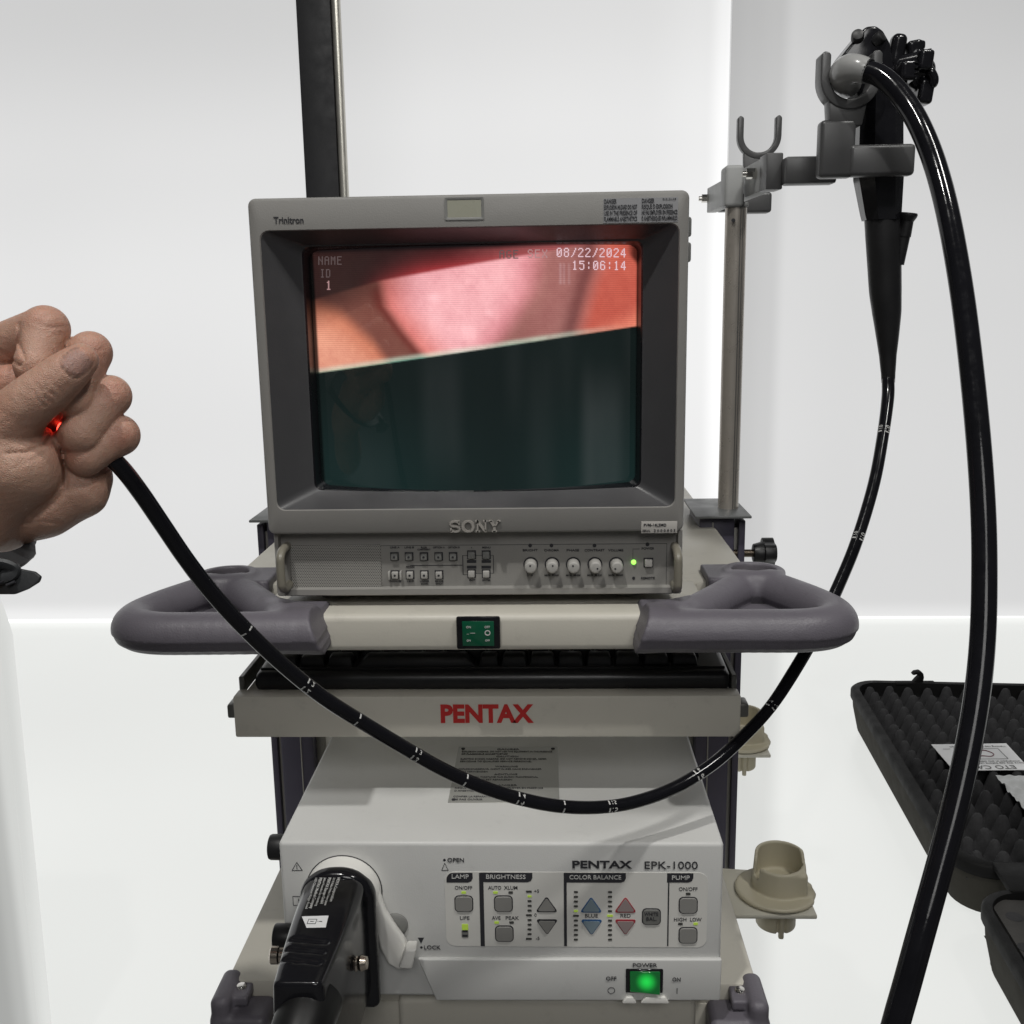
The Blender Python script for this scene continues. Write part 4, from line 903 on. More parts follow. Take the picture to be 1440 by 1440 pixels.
# grip: eight-sided, tapering at its lower end
def octring(px, py, w_, dfac=1.0, Y=YB):
    c_ = E(px, py, Y); r_ = w_*.000735/2; k = .46
    return [(c_[0]+r_*x, Y+r_*y*dfac, c_[2]) for x, y in ((-1, -k), (-k, -1), (k, -1), (1, -k), (1, k), (k, 1), (-k, 1), (-1, k))]
b = B(); R8 = [octring(1236, 120, 50), octring(1236, 150, 54), octring(1235, 205, 56), octring(1235, 252, 57), octring(1238.5, 302, 47), octring(1240, 310, 46)]
loft(b, R8); b.bm.verts.ensure_lookup_table(); b.bm.faces.new(b.bm.verts[-8:]); b.bm.faces.new(b.bm.verts[:8][::-1])
grip = part('grip', b, M_GLOSS, scope, smooth=20)
head = sil([(1170, 118), (1170, 96), (1182, 78), (1203, 52), (1212, 42), (1226, 41), (1236, 48), (1246, 66), (1250, 92), (1262, 128), (1262, 152), (1209, 152), (1196, 128), (1180, 125)], YB-.014, YB+.020, .003, M_GLOSS, 'control_head')
for (px, py, r_, dx) in ((1207.5, 53, .0058, 0), (1233, 57, .0058, 1)):
    a = E(px, py, YB-.015); b = B()
    ax_ = (-.25, -1, .35) if not dx else (.55, -.7, .5); a = a+np.array([0, .004, 0])
    b.lathe(a, ax_, [(r_, 0), (r_, .006), (r_*.85, .0078), (r_*.4, .0086)], 22); part('remote_button', b, M_BLACK, head)
a = E(1229, 82, YB-.014); b = B(); b.lathe(a+np.array([0, .003, 0]), (.2, -1, .3), [(.004, 0), (.004, .008), (.003, .0095), (.001, .0099)], 18); part('suction_valve', b, M_BOOT, head)
# boot and universal cord
cord_px = [(1216, 99, .905), (1236, 106, .900), (1256, 122, .893), (1278, 150, .885), (1297, 185, .875), (1316, 235, .865), (1334, 305, .85), (1351, 400, .835), (1364, 500, .82), (1376, 620, .80), (1383, 730, .785), (1384, 830, .77), (1381, 910, .76), (1373, 985, .75), (1360, 1060, .74), (1342, 1140, .73), (1318, 1230, .72), (1293, 1320, .71), (1268, 1410, .705), (1240, 1500, .70), (1190, 1600, .70), (1120, 1680, .71)]
cp = [atd(*p) for p in cord_px]
plug_back = [at(430, 1440, -.20), at(380, 1560, -.225), at(400, 1700, -.24)]
bt = [(1192, 118, .950), (1188, 110, .936), (1189, 102, .925), (1196, 97, .915), (1206, 96.5, .908), (1219, 100, .9045)]
b = B(); b.tube([atd(*p) for p in bt], [.0128, .0136, .0138, .0130, .0116, .0106], 22, 6); boot = part('cord_boot', b, M_BOOT, scope)
q0, q1 = atd(1214, 98, .906), atd(1221, 100.5, .9035); b = B(); b.cyl(q0, q1, .0106, .0104, n=24); part('boot_collar', b, M_BLACK, boot)
low_loop = [(.18, -.14, -.58), (.05, -.20, -.63), (-.08, -.25, -.635), (-.165, -.27, -.60)]
# plug end of the cord is worked out from the plug below
YQ = -.185
YQ = -.200; pe = at(428, 1424, YQ)
b = B(); b.tube(cp+low_loop+[(pe[0]-.016, -.262, pe[2]-.085), (pe[0]-.010, -.250, pe[2]-.05), (pe[0]-.003, -.228, pe[2]-.016)], .0093, 18, 8); cord = part('universal_cord', b, M_TUBE, scope)
# wheels for bending, seen from their rim
wa = Vector((.86, -.40, .10)).normalized()
w0 = E(1262, 92, YB-.006)
b = B(); b.cyl(w0-np.array(wa)*.012, w0+np.array(wa)*.030, .0085); part('wheel_axle', b, M_GLOSS, head)
def lug(x, y, z, px, py, w_, h_, dy, hy, r_, tilt=0.0):
    c_ = E(px, py, YB-.006+dy); ca, sa = math.cos(tilt), math.sin(tilt); k = .000735/2
    X_, Z_ = (x-c_[0]), (z-c_[2]); return s_box(X_*ca+Z_*sa, y-c_[1], -X_*sa+Z_*ca, (0, 0, 0), (w_*k, hy, h_*k), r_)
def wheel_in(x, y, z):
    d = s_cap(x, y, z, E(1254, 104, YB), E(1270, 102, YB-.004), .0125, .0125)
    d = smin(d, lug(x, y, z, 1261, 72, 19, 40, .000, .008, .0055, -.12), .004); d = smin(d, lug(x, y, z, 1275, 101, 22, 24, -.018, .010, .004), .004)
    d = smin(d, lug(x, y, z, 1264, 136, 19, 34, -.004, .008, .005, .15), .004); d = smin(d, lug(x, y, z, 1262, 104, 19, 26, .020, .010, .005), .004)
    for k in range(3): d = smax(d, -lug(x, y, z, 1284.5, 93+k*7, 6, 3.2, -.018, .014, .0008), .0008)
    return d
def wheel_out(x, y, z):
    d = s_cap(x, y, z, E(1280, 100, YB-.006), E(1298, 98, YB-.010), .0120, .0110)
    d = smin(d, lug(x, y, z, 1284, 70, 17, 20, -.002, .008, .003, .15), .003); d = smin(d, lug(x, y, z, 1293, 65, 10, 11, -.002, .007, .0025), .002)
    d = smin(d, lug(x, y, z, 1299, 86, 18, 24, -.014, .009, .003, -.1), .003)
    d = smin(d, lug(x, y, z, 1299, 130, 19, 30, -.006, .009, .0035, -.12), .004); d = smin(d, lug(x, y, z, 1290, 104, 22, 40, .004, .012, .004), .004)
    return d
for fn_, nm2 in ((wheel_in, 'control_wheel'), (wheel_out, 'control_wheel')):
    lo2 = E(1240, 160, YB-.045); hi2 = E(1325, 40, YB+.045); lo2[1], hi2[1] = YB-.045, YB+.045
    vs, F = surfnet(fn_, lo2, hi2, .0013); part_np(nm2, vs, F, M_GLOSS, head)
b = B(); b.tube([E(1303, 96, YB-.016), E(1308, 100, YB-.022), E(1313, 110, YB-.022), E(1312, 118, YB-.020), E(1306, 121, YB-.016)], [.0040, .0036, .0036, .0036, .0030], 12, 4, flat=(1.2, .9)); part('brake_lever', b, M_GLOSS, head)
# instrument port
pA, pB = E(1263, 372, YB-.004), E(1275.5, 306, YB-.006); dv = pB-pA
b = B(); b.tube([pA, pA+dv*.6], [.0055, .0062], 16, 1); b.tube([pA+dv*.60, pA+dv*.66, pB-dv*.06], [.0068, .0068, .0066], 16, 1); b.lathe(pB-dv*.08, dv, [(.0066, 0), (.0088, .004), (.0094, .0062), (.0088, .0078), (.004, .008)], 20); part('instrument_port', b, M_BLACK, grip)
# tapering sleeve then insertion tube
prof = [(1241, 308, 45.5), (1242, 330, 45), (1243.5, 370, 43), (1245, 410, 41), (1247, 440, 37), (1248, 470, 30), (1248.5, 500, 22.5), (1249, 525, 18.5), (1249, 538, 17.5)]
b = B(); b.tube([E(px, py) for px, py, _ in prof], [w_*.000735/2 for *_, w_ in prof], 24, 4); part('tapered_sleeve', b, M_BLACK, scope)
ins_px = [(1249, 534, 1.006), (1248.5, 560, 1.0), (1242, 610, .985), (1229, 680, .965), (1205, 760, .945), (1178, 826, .928), (1146, 893, .912), (1113, 950, .898), (1082, 996, .885), (1045, 1036, .872), (1003, 1074, .858), (950, 1107, .842), (895, 1127, .826), (845, 1135, .812), (790, 1134, .797), (735, 1124, .784), (680, 1107, .771), (625, 1083, .758), (570, 1052, .742), (510, 1016, .724), (455, 981, .706), (400, 937, .688), (345, 885, .668), (300, 836, .650), (262, 787, .634), (228, 737, .620), (198, 693, .607), (170, 657, .597), (142, 632, .591), (116, 617, .592), (104, 611, .589), (91.5, 602.5, .5835)]
ip = [atd(*p) for p in ins_px]
b = B(); b.tube(ip, [.0060]*2+[.0056]*6+[.0052]*(len(ip)-8), 16, 6); ins = part('insertion_tube', b, M_TUBE, scope)
IP, IR = smooth_path(ip, [.0060]*2+[.0056]*6+[.0052]*(len(ip)-8), 6)
camv = Vector(CAM)
def tube_mark(b, px, py, body, tick=True, rot=0.0, h=.0062):
    scr2 = []
    for p in IP:
        d = np.array(p)-np.array(CAM); D = d@_f; scr2.append((720+FPX*(d@_r)/D-px)**2+(720-FPX*(d@_u)/D-py)**2)
    i = int(np.argmin(scr2)); i = min(max(i, 2), len(IP)-3); p = IP[i]; t = (IP[i+2]-IP[i-2]).normalized(); r = IR[i]
    if t.x > 0: t = -t
    n = (camv-p); n = (n-t*n.dot(t)).normalized(); s_ = n.cross(t)
    def wrap(v, base):
        q = v-p; a = q.dot(t); c_ = q.dot(s_)/r+base; z = r+.00022+q.dot(n)*.5
        return p+t*a+(n*math.cos(c_)+s_*math.sin(c_))*z
    for base, sc in ((.62, 1.0), (-.62, .8)):
        if tick:
            tb = bmesh.new(); vs_ = [tb.verts.new(wrap(p+t*a+s_*c_, base)) for a, c_ in ((.0006, -.0019), (.0006, 0), (.0006, .0019), (-.0006, .0019), (-.0006, 0), (-.0006, -.0019))]; tb.faces.new(vs_); b.add(tb)
        if body: b.text(body, p-t*.0042, s_ if t.dot(Vector((-1, 0, 0))) > .0 and rot else -t, t if rot else s_, h*sc, .00005, bold=.006, fn=lambda v, base=base: wrap(v, base))
b = B()
for px, py, t in ((340, 888, None), (432, 962, '2'), (500, 1011, None), (584, 1060, '3'), (652, 1096, None), (722, 1120, '4'), (787, 1134, None), (853, 1135, '15'), (975, 1092, '6'), (1083, 995, '7'), (1205, 760, '10'), (1241, 612, '10')): tube_mark(b, px, py, t, True)
part('depth_mark', b, M_WINK, ins)
tip = ip[-1]; b = B(); dirv = (ip[-1]-ip[-2]); dirv = dirv/np.linalg.norm(dirv)
b.lathe(tip, dirv, [(.0048, 0), (.0048, .0015), (.003, .003), (.001, .0034)], 16)
part('light_tip', b, mat('tip_glow', (.6, .2, .1), .4, emit=(1.0, .05, .03), estr=6), ins)
# plug in the processor socket
QX = sc0[0]
cA = at(475, 1224, YF-.034); 
hx0, hx1 = at(424, 1290, YF-.030)[0], at(527, 1290, YF-.030)[0]; hz1 = cA[2]-.0055; hz0 = hz1-.122
def plug(x, y, z):
    xc = (hx0+hx1)/2; hw = (hx1-hx0)/2
    t = np.clip((YF-.030-y)/.145, 0, 1)                      # 0 at the flange, 1 at the free end
    d = s_box(x, y, z, (xc-.002, YF-.092, hz1-.056), (hw-.0035, .066, .054), .010)
    d = np.maximum(d, (z-hz1)+.001+.006*t)                     # top falls a little towards the end
    d = smax(d, (x-xc)-(hw*.86)+t*.012-(hz1-z)*.07, .006); d = smax(d, -(x-xc)-(hw*.9)+t*.010-(hz1-z)*.05, .006)
    d = smax(d, (z-hz1)*.8+(np.abs(x-xc))*.6-.0085, .004)      # chamfered shoulders
    for k in range(3):
        yy = YF-.112-k*.011; zz = hz1-.0048-.0004*k; d = smax(d, -s_cap(x, y, z, (xc-.017, yy+.002, zz), (xc+.010, yy-.002, zz), .0022, .0016), .0012)
    return d
vs, F = surfnet(plug, (hx0-.012, -.232, hz0-.005), (hx1+.012, YF-.020, hz1+.010), .0019); plg = part_np('plug_body', vs, F, M_GLOSS, scope)
def flange(x, y, z):
    xc = (hx0+hx1)/2; hw = (hx1-hx0)/2
    d = s_box(x, y, z, (xc, YF-.026, hz1-.060), (hw+.001, .0075, .062), .006); d = smax(d, (z-hz1)*.75+np.abs(x-xc)*.66-.0112, .009); return d
vs, F = surfnet(flange, (hx0-.006, YF-.040, hz0-.008), (hx1+.006, YF-.012, hz1+.006), .0017); part_np('plug_flange', vs, F, M_GLOSS, plg)
b = B(); b.tube([(pe[0]+.004, -.188, pe[2]+.003), (pe[0]+.001, -.210, pe[2]-.003), (pe[0]-.004, -.232, pe[2]-.020), (pe[0]-.010, -.250, pe[2]-.050), (pe[0]-.016, -.262, pe[2]-.080)], [.0215, .0213, .0205, .0180, .0125], 26, 6); part('plug_boot', b, mat('boot_black', (.009, .009, .009), .42, spec=.3), plg)
# print and label on the plug's top
zt = hz1+.0003; 
PT_ = lambda px, py: (lambda a: np.array([a[0], a[1], (hz1-.001-.006*min(1, max(0, (YF-.030-a[1])/.145)))+.0003]))(atz(px, py, hz1-.003))
b = B(); a0, a1, a2, a3 = PT_(431, 1304), PT_(424.5, 1289), PT_(462, 1288), PT_(458, 1303.5)
b.prism([a0, a1, a2, a3], (0, 0, .0002)); lab = part('label', b, M_PAPER, plg)
b = B(); c_ = (a0+a1+a2+a3)/4; c_[2] += .0004
b.text('!', c_+np.array([.003, 0, 0]), (0, -1, 0), (1, 0, 0), .005); tri = [(c_[0]+.0055, c_[1], 0)]
for x0, x1, y0, y1 in ((-.006, -.0056, -.003, .003), (.0002, .0006, -.003, .003), (-.006, .0006, .0026, .003), (-.006, .0006, -.003, -.0026)): b.box(c_[0]+x0, c_[0]+x1, c_[1]+y0, c_[1]+y1, c_[2]-.0001, c_[2]+.0001, 0)
b.text('i', c_+np.array([-.0027, 0, 0]), (0, -1, 0), (1, 0, 0), .0045)
part('lettering', b, M_INK, lab)
b = B()
for k, (t, wd) in enumerate((('HOYA Corporation', .031), ('2-7-5 Naka-Ochiai Tokyo Japan', .036), ('PENTAX Europe GmbH', .034), ('Julius-Vosseler-Str Hamburg', .037), ('PENTAX Medical Company', .040), ('102 Chestnut Ridge Road', .040))):
    p = PT_(476.5-k*6.3, 1238); q = PT_(476.5-k*6.3-14, 1278); xd = q-p; xd /= np.linalg.norm(xd)
    b.text(t, p+xd*wd/2+np.array([0, 0, .0002]), xd, np.cross([0, 0, 1], xd), .0034 if k % 2 == 0 else .0026, .0001, width=wd, bold=.012 if k % 2 == 0 else 0)
part('lettering', b, M_WINK, plg)
def fitting(o, ax, prof, k=1.35, n=22):
    b = B(); b.lathe(o, ax, [(r_*k, h_*k) for r_, h_ in prof], n); part('air_nipple', b, mat('warm_chrome', (.62, .55, .47), .18, metal=1), plg)
a = at(484, 1358, -.128)
fitting(a+np.array([-.014, 0, 0]), (1, -.05, .12), [(.0038, 0), (.0038, .008), (.0030, .0085), (.0030, .011), (.0052, .012), (.0036, .014), (.0050, .017), (.0036, .019), (.0046, .021), (.0034, .024), (.0022, .0242)])
c_ = at(474, 1385, -.132); fitting(c_+np.array([-.006, 0, 0]), (1, 0, 0), [(.004, 0), (.004, .006), (.0062, .007), (.0062, .010), (.0045, .0105), (.0065, .012), (.0065, .016), (.004, .0165)], 1.15)
c_ = at(396, 1343, -.10); fitting(c_+np.array([.012, 0, 0]), (-1, 0, 0), [(.0055, 0), (.0055, .012), (.0065, .013), (.0065, .018), (.005, .019)], 1.1)
b = B(); c_ = at(396, 1317, -.075); b.cyl(c_+np.array([.014, 0, 0]), c_+np.array([-.006, 0, 0]), .0105, bev=.0015); part('plug_cap', b, M_BLACK, plg)
b = B(); a = at(462, 1432, -.15); b.lathe(a, (.3, -1, .1), [(.011, 0), (.011, .012), (.008, .014)], 22); part('ground_terminal', b, M_CHROME, plg)

# ================================================================== scope tip holders on the cart side
def holder_mesh():
    def sd(x, y, z):
        d = s_cylz(x, y, z, (0, 0), .0430, -.001, .0035, .0012); d = smax(d, x-.036, .003)
        tp = .0030*np.clip((z-.008)/.042, 0, 1)-.0030
        cup = s_cylz(x, y, z, (.004, .004), .0258, .0, .0435, .003)+tp
        cup = smax(cup, -(s_cylz(x, y, z, (.004, .004), .0222, .012, .08)+tp), .001)
        cup = smax(cup, z-.0310-.0125*np.clip((y-.003)/.006, 0, 1), .002)
        slot = np.maximum(np.maximum(np.abs(y+.002)-.0055, x+.012), -(z-.017)); cup = smax(cup, -slot, .002)
        lip = s_box(x, y, z, (.019, -.011, .016), (.010, .010, .014), .004); lip = smax(lip, -(s_cylz(x, y, z, (.004, .004), .0222, .012, .08)), .001); cup = smin(cup, lip, .003)
        d = smin(d, cup, .0018)
        d = smin(d, s_cap(x, y, z, (.031, -.010, .010), (.031, -.010, .003), .005, .009), .004)
        low_ = smax(s_cylz(x, y, z, (.0, -.004), .021, -.037, 0, .002), -(np.sqrt((x-.002)**2+(y+.026)**2)-.006), .001); low_ = np.minimum(low_, s_cylz(x, y, z, (.002, -.022), .003, -.043, 0, .001))
        return np.minimum(d, low_)
    return surfnet(sd, (-.046, -.046, -.054), (.046, .046, .055), .0018)
HV, HF = holder_mesh()
for i, (px, py, Y) in enumerate(((1091, 1252, .192), (1047, 1078, .50))):
    c_ = atz(px, py, -.4385) if i == 0 else np.array([.331, .54, -.425])
    th = thing('scope_holder', ('tan plastic scope cup on the bracket nearest the processor front', 'tan plastic scope cup half hidden behind the cart post')[i], 'scope holder', tuple(c_), 'scope cups along the cart side')
    part_np('cup', HV+c_, HF, M_HOLD, th)
    b = B(); b.prism([(.2445, c_[1]-.042, c_[2]-.0075), (c_[0]+.034, c_[1]-.042, c_[2]-.0075), (c_[0]+.034, c_[1]+.040, c_[2]-.0075), (.2445, c_[1]+.050, c_[2]-.0075)], (0, 0, .005), .0015)
    part('bracket', b, mat('bracket_beige', (.57, .55, .47), .45), th)

# ================================================================== carrying case with foam, papers
case = thing('carrying_case', 'open black carrying case lined with egg-crate foam', 'case', (.85, .75, -H0))
ZR = -.57; AN = math.radians(-4.0); CO = np.array([.612, .425])
def cl(u, v, z): return Vector((CO[0]+u*math.cos(AN)-v*math.sin(AN), CO[1]+u*math.sin(AN)+v*math.cos(AN), z))
def tray_shell(b, u0, u1, v0, v1, zb, zr, r, th):
    def loop(e, z, rr): return [cl(x, y, z) for x, y in rrect(u0+e, u1-e, v0+e, v1-e, rr, 8)]
    loft(b, [loop(.03, zb, r*.7), loop(.012, zb+.008, r), loop(.004, zb+.05, r), loop(.002, zr-.020, r), loop(-.003, zr-.018, r), loop(-.003, zr-.004, r), loop(0, zr, r), loop(th, zr, r-th*.7), loop(th+.002, zr-.012, r-th*.7), loop(th+.002, zb+.012, r-th*.7)])
    return b
b = B(); tray_shell(b, 0, .78, .035, .735, -H0+.002, ZR, .055, .012); lid = part('lid', b, M_CASEP, case, smooth=50)
def band(u0, u1, v0, v1, z0, z1, r):
    b = B(); lp = lambda e, z: [cl(x, y, z) for x, y in rrect(u0+e, u1-e, v0+e, v1-e, r, 8)]
    loft(b, [lp(.0285, z0-.001), lp(.0105, z0+.007), lp(.002, z0+.05), lp(.0005, z1)]); return b
part('lid_side', band(0, .78, .035, .735, -H0+.002, ZR-.021, .055), M_CASEO, lid)
def foam(u, v):
    x = .017+u*.746; y = .052+v*.666; k = 2*math.pi/.052
    a, c_ = (x+y)*.7071, (x-y)*.7071
    hgt = math.cos(k*a)*math.cos(k*c_); hgt = hgt*(1.5-.5*hgt*hgt)
    e = min(x-.017, .763-x, y-.052, .718-y); z = ZR-.029+.029*(1+.22*mnoise.noise((x*22, y*22, 4)))*hgt*min(1, max(0, e/.012)) + mnoise.noise((x*30, y*30, 0))*.003 + mnoise.noise((x*6, y*6, 9))*.003
    return cl(x+mnoise.noise((x*25, y*25, 3))*.002, y+mnoise.noise((x*25, y*25, 7))*.002, z)
b = B(); b.grid(200, 180, foam); part('foam', b, M_FOAM, lid, smooth=180)
b = B(); tray_shell(b, 0, .78, -.66, -.022, -H0+.002, ZR, .055, .008); base = part('base', b, M_CASEP, case, smooth=50)
part('base_side', band(0, .78, -.66, -.022, -H0+.002, ZR-.021, .055), M_CASEO, base)
b = B()
b.grid(1, 1, lambda u, v: cl(.014+u*.75, -.645+v*.61, ZR-.060)); part('foam_floor', b, M_FOAM, base)
m = mat('cut_foam', (.045, .043, .040), .9, bump=.8, bscale=150, var=.5, vscale=30)
b = B()
def cutf():
    t = bmesh.new()
    for (u0, u1, v0, v1) in ((.015, .075, -.645, -.037), (.075, .765, -.095, -.037), (.075, .765, -.645, -.59), (.70, .765, -.59, -.095), (.19, .70, -.30, -.26)):
        vs_ = [cl(u0, v0, ZR-.060), cl(u1, v0, ZR-.060), cl(u1, v1, ZR-.060), cl(u0, v1, ZR-.060)]; b.prism(vs_, (0, 0, .054))
cutf(); part('cut_foam', b, m, base)
b = B()
for k in range(14):
    p = cl(.034+.012*math.sin(k*2.1), -.075-.032*k, ZR-.0058); b.lathe(p, (0, 0, 1), [(.0105+.002*math.sin(k*5), 0), (.0095, .0004)], 16)
for k in range(10):
    p = cl(.10+.04*k, -.060+.006*math.sin(k*3), ZR-.0058); b.lathe(p, (0, 0, 1), [(.008, 0), (.007, .0004)], 16)
part('foam_plug', b, M_FOAM, base)
hk = atz(1290, 959, ZR); b = B(); q = Vector(hk)
yv = q.y-.004; b.prism([(q.x-.010, yv, ZR-.002), (q.x+.010, yv, ZR-.002), (q.x+.012, yv, ZR+.010), (q.x+.010, yv, ZR+.019), (q.x+.003, yv, ZR+.024), (q.x-.007, yv, ZR+.022), (q.x-.012, yv, ZR+.016), (q.x-.008, yv, ZR+.015), (q.x-.002, yv, ZR+.017), (q.x+.002, yv, ZR+.013), (q.x-.004, yv, ZR+.006)], (0, .014, 0), .002)
b.box(q.x-.045, q.x+.035, yv-.004, yv+.012, ZR-.006, ZR+.001, .003); part('latch', b, M_CASEP, lid)
for u in (.075, .62):
    b = B(); b.prism([cl(u-.03, -.03, ZR-.006), cl(u+.03, -.03, ZR-.006), cl(u+.03, .042, ZR-.006), cl(u-.03, .042, ZR-.006)], (0, 0, .009), .003); part('hinge', b, M_CASEP, case)
# card and crumpled sheet resting on the foam
ZC = ZR+.0022
k4 = [atz(px, py, ZC) for px, py in ((1341, 1084), (1309.5, 1047.5), (1415, 1046), (1449, 1083))]
card = thing('instruction_card', 'white printed instruction card with a line drawing lying on foam', 'card', tuple(sum(k4)/4))
b = B(); b.prism([Vector(p) for p in k4], (0, 0, .001)); sh = part('sheet', b, M_PAPER, card)
ux = Vector(k4[3]-k4[0]); ux.normalize(); vy = Vector(k4[1]-k4[0]); wl, hl = np.linalg.norm(k4[3]-k4[0]), np.linalg.norm(k4[1]-k4[0]); vy.normalize()
CC = lambda u, v: Vector(k4[0])+ux*(u*wl)+vy*(v*hl)+Vector((0, 0, .0014))
b = B(); b.text('ETO CAP', CC(.55, .10), -ux, -vy, .018, .0001, bold=.01)
for v_, t in ((.24, 'Remove this cap before use and before'), (.31, 'immersion in any cleaning fluid'), (.88, 'Venting cap for gas sterilisation')): b.text(t, CC(.6, v_), -ux, -vy, .0075, .0001)
for (u0, v0, u1, v1) in ((.25, .4, .85, .4), (.25, .8, .85, .8), (.25, .4, .25, .8), (.85, .4, .85, .8), (.1, .4, .2, .4), (.1, .8, .2, .8)):
    p, q = CC(u0, v0), CC(u1, v1); d = (q-p).normalized(); n_ = Vector((-d.y, d.x, 0))*.0006; b.prism([p-n_, q-n_, q+n_, p+n_], (0, 0, .0001))
part('lettering', b, M_INKG, sh)
b = B(); b.tube([CC(.45, .5), CC(.55, .52), CC(.66, .5), CC(.72, .6), CC(.66, .72), CC(.58, .74)], .0009, 6, 5); part('tube_drawing', b, mat('maroon_ink', (.14, .03, .05), .5), sh)
s4 = [atz(px, py, ZR+.002) for px, py in ((1399, 1095), (1500, 1093), (1520, 1190), (1448, 1152))]
sheet = thing('crumpled_sheet', 'creased grey plastic sheet at the picture edge, lying on foam', 'plastic sheet', tuple(sum(s4)/4))
def crum(u, v):
    p = s4[0]*(1-u)*(1-v)+s4[1]*u*(1-v)+s4[2]*u*v+s4[3]*(1-u)*v
    n_ = mnoise.noise((u*4, v*9, 1))*.006+mnoise.noise((u*9+v*9, v*6, 5))*.004; return (p[0], p[1], p[2]+.006+n_)
b = B(); b.grid(40, 40, crum); part('sheet', b, mat('grey_film', (.42, .43, .43), .35, bump=.3, bscale=120), sheet, smooth=180)

# ================================================================== hand
DH = .585                                                    # distance from the lens, in metres, of the hand's middle
Hp = lambda x, y, d=0: atd(x, y, DH+d*.001)
mm = lambda v: v*.001
PXM = DH/FPX
def person_sdf(x, y, z):
    def chain(pts, rs, k=.004):
        d = None
        for i in range(len(pts)-1):
            c_ = s_cap(x, y, z, Hp(*pts[i]), Hp(*pts[i+1]), rs[i]*PXM, rs[i+1]*PXM); d = c_ if d is None else smin(d, c_, k)
        return d
    idx_ = chain([(-34, 506, 26), (64, 463, -2), (50, 514, -10), (52, 552, 4)], [36, 32, 28, 23], .002)
    mid_ = chain([(50, 540, 40), (127, 496, 2), (105, 562, -8), (82, 588, 12)], [30, 29, 26.5, 21], .002)
    rin_ = chain([(80, 590, 40), (155, 557, 5), (112, 611, -6), (86, 628, 12)], [28, 28.5, 27, 20], .002)
    pin_ = chain([(85, 640, 36), (167, 612, 10), (120, 644, 0), (100, 656, 14)], [26, 28.5, 25, 19], .002)
    thu_ = poly_path(x, y, z, [Hp(2, 606, -14), Hp(36, 572, -22), Hp(64, 549, -24), Hp(92, 525, -24), Hp(115, 506, -22)], [v*PXM for v in (42, 35, 32, 28, 22)], .0015, 3)
    palm = chain([(-30, 560, 25), (45, 600, 26), (80, 640, 26)], [46, 40, 36], .01)
    palm = smin(palm, chain([(30, 650, 14), (-30, 720, 14)], [56, 58], .01), .012)
    then = smin(chain([(8, 612, -12), (24, 655, -8), (-20, 722, 2)], [40, 56, 54], .01), s_cap(x, y, z, Hp(30, 630, -8), Hp(62, 622, -4), 34*PXM, 20*PXM), .004)
    hypo = chain([(128, 668, 16), (112, 688, 14), (64, 712, 12), (5, 735, 14)], [28, 36, 39, 40], .01)
    arm = chain([(-30, 706, 12), (-110, 775, 4), (-260, 920, -40)], [60, 62, 80], .02)
    d = smin(palm, then, .004); d = smin(d, hypo, .003); d = smin(d, arm, .016)
    d = smin(d, s_cap(x, y, z, Hp(-34, 556, 10), Hp(18, 540, 2), 40*PXM, 28*PXM), .004)
    fing = smin(smin(smin(idx_, mid_, .0007), rin_, .0007), pin_, .0007)
    d = smin(d, fing, .0010)
    d = smin(d, thu_, .0012)
    d = smin(d, s_cap(x, y, z, Hp(12, 598, -16), Hp(-5, 630, -14), 40*PXM, 44*PXM), .006)
    # creases follow lines on the side that faces the room
    dx, dy, dz = x-CAM[0], y-CAM[1], z-CAM[2]; D = dx*_f[0]+dy*_f[1]+dz*_f[2]
    u_ = 720+FPX*(dx*_r[0]+dy*_r[1]+dz*_r[2])/D; v_ = 720-FPX*(dx*_u[0]+dy*_u[1]+dz*_u[2])/D
    fr = np.clip((DH+.006-D)/.008, 0, 1)
    for pts, wpx, dep in CREASE:
        g = None
        for (ax_, ay_), (bx_, by_) in zip(pts[:-1], pts[1:]):
            ex, ey = bx_-ax_, by_-ay_; t = np.clip(((u_-ax_)*ex+(v_-ay_)*ey)/(ex*ex+ey*ey), 0, 1); q = (u_-ax_-t*ex)**2+(v_-ay_-t*ey)**2; g = q if g is None else np.minimum(g, q)
        d = d+dep*fr*np.exp(-g/(wpx*wpx))
    return d
CREASE = [([(8, 638), (38, 636), (64, 625), (77, 604)], 2.4, .0013), ([(90, 650), (93, 688), (77, 707), (48, 729)], 2.4, .0013), ([(85, 615), (87, 652)], 2.2, .0010), ([(30, 737), (60, 733), (98, 739)], 1.8, .0006), ([(10, 662), (40, 650), (70, 632)], 2, .0004),
    ([(54, 457), (75, 461), (93, 459)], 1.5, .0006), ([(62, 466), (78, 470), (90, 469)], 1.4, .0004), ([(27, 456), (26, 480), (35, 505), (29, 513)], 2.2, .0014), ([(-5, 490), (19, 508), (30, 516)], 2.0, .0012),
    ([(52, 541), (60, 556), (75, 568)], 1.4, .0007), ([(60, 534), (66, 547), (82, 560)], 1.4, .0006), ([(46, 550), (54, 562), (64, 571)], 1.4, .0006), ([(68, 528), (76, 541), (88, 551)], 1.3, .0004), ([(56, 548), (66, 544)], 1.3, .0004), ([(62, 560), (72, 553)], 1.3, .0004),
    ([(150, 541), (160, 548), (168, 547)], 1.4, .0005), ([(150, 548), (158, 556), (168, 556)], 1.3, .0004), ([(120, 488), (134, 494), (146, 490)], 1.4, .0004), ([(160, 605), (172, 611), (182, 609)], 1.4, .0004)]
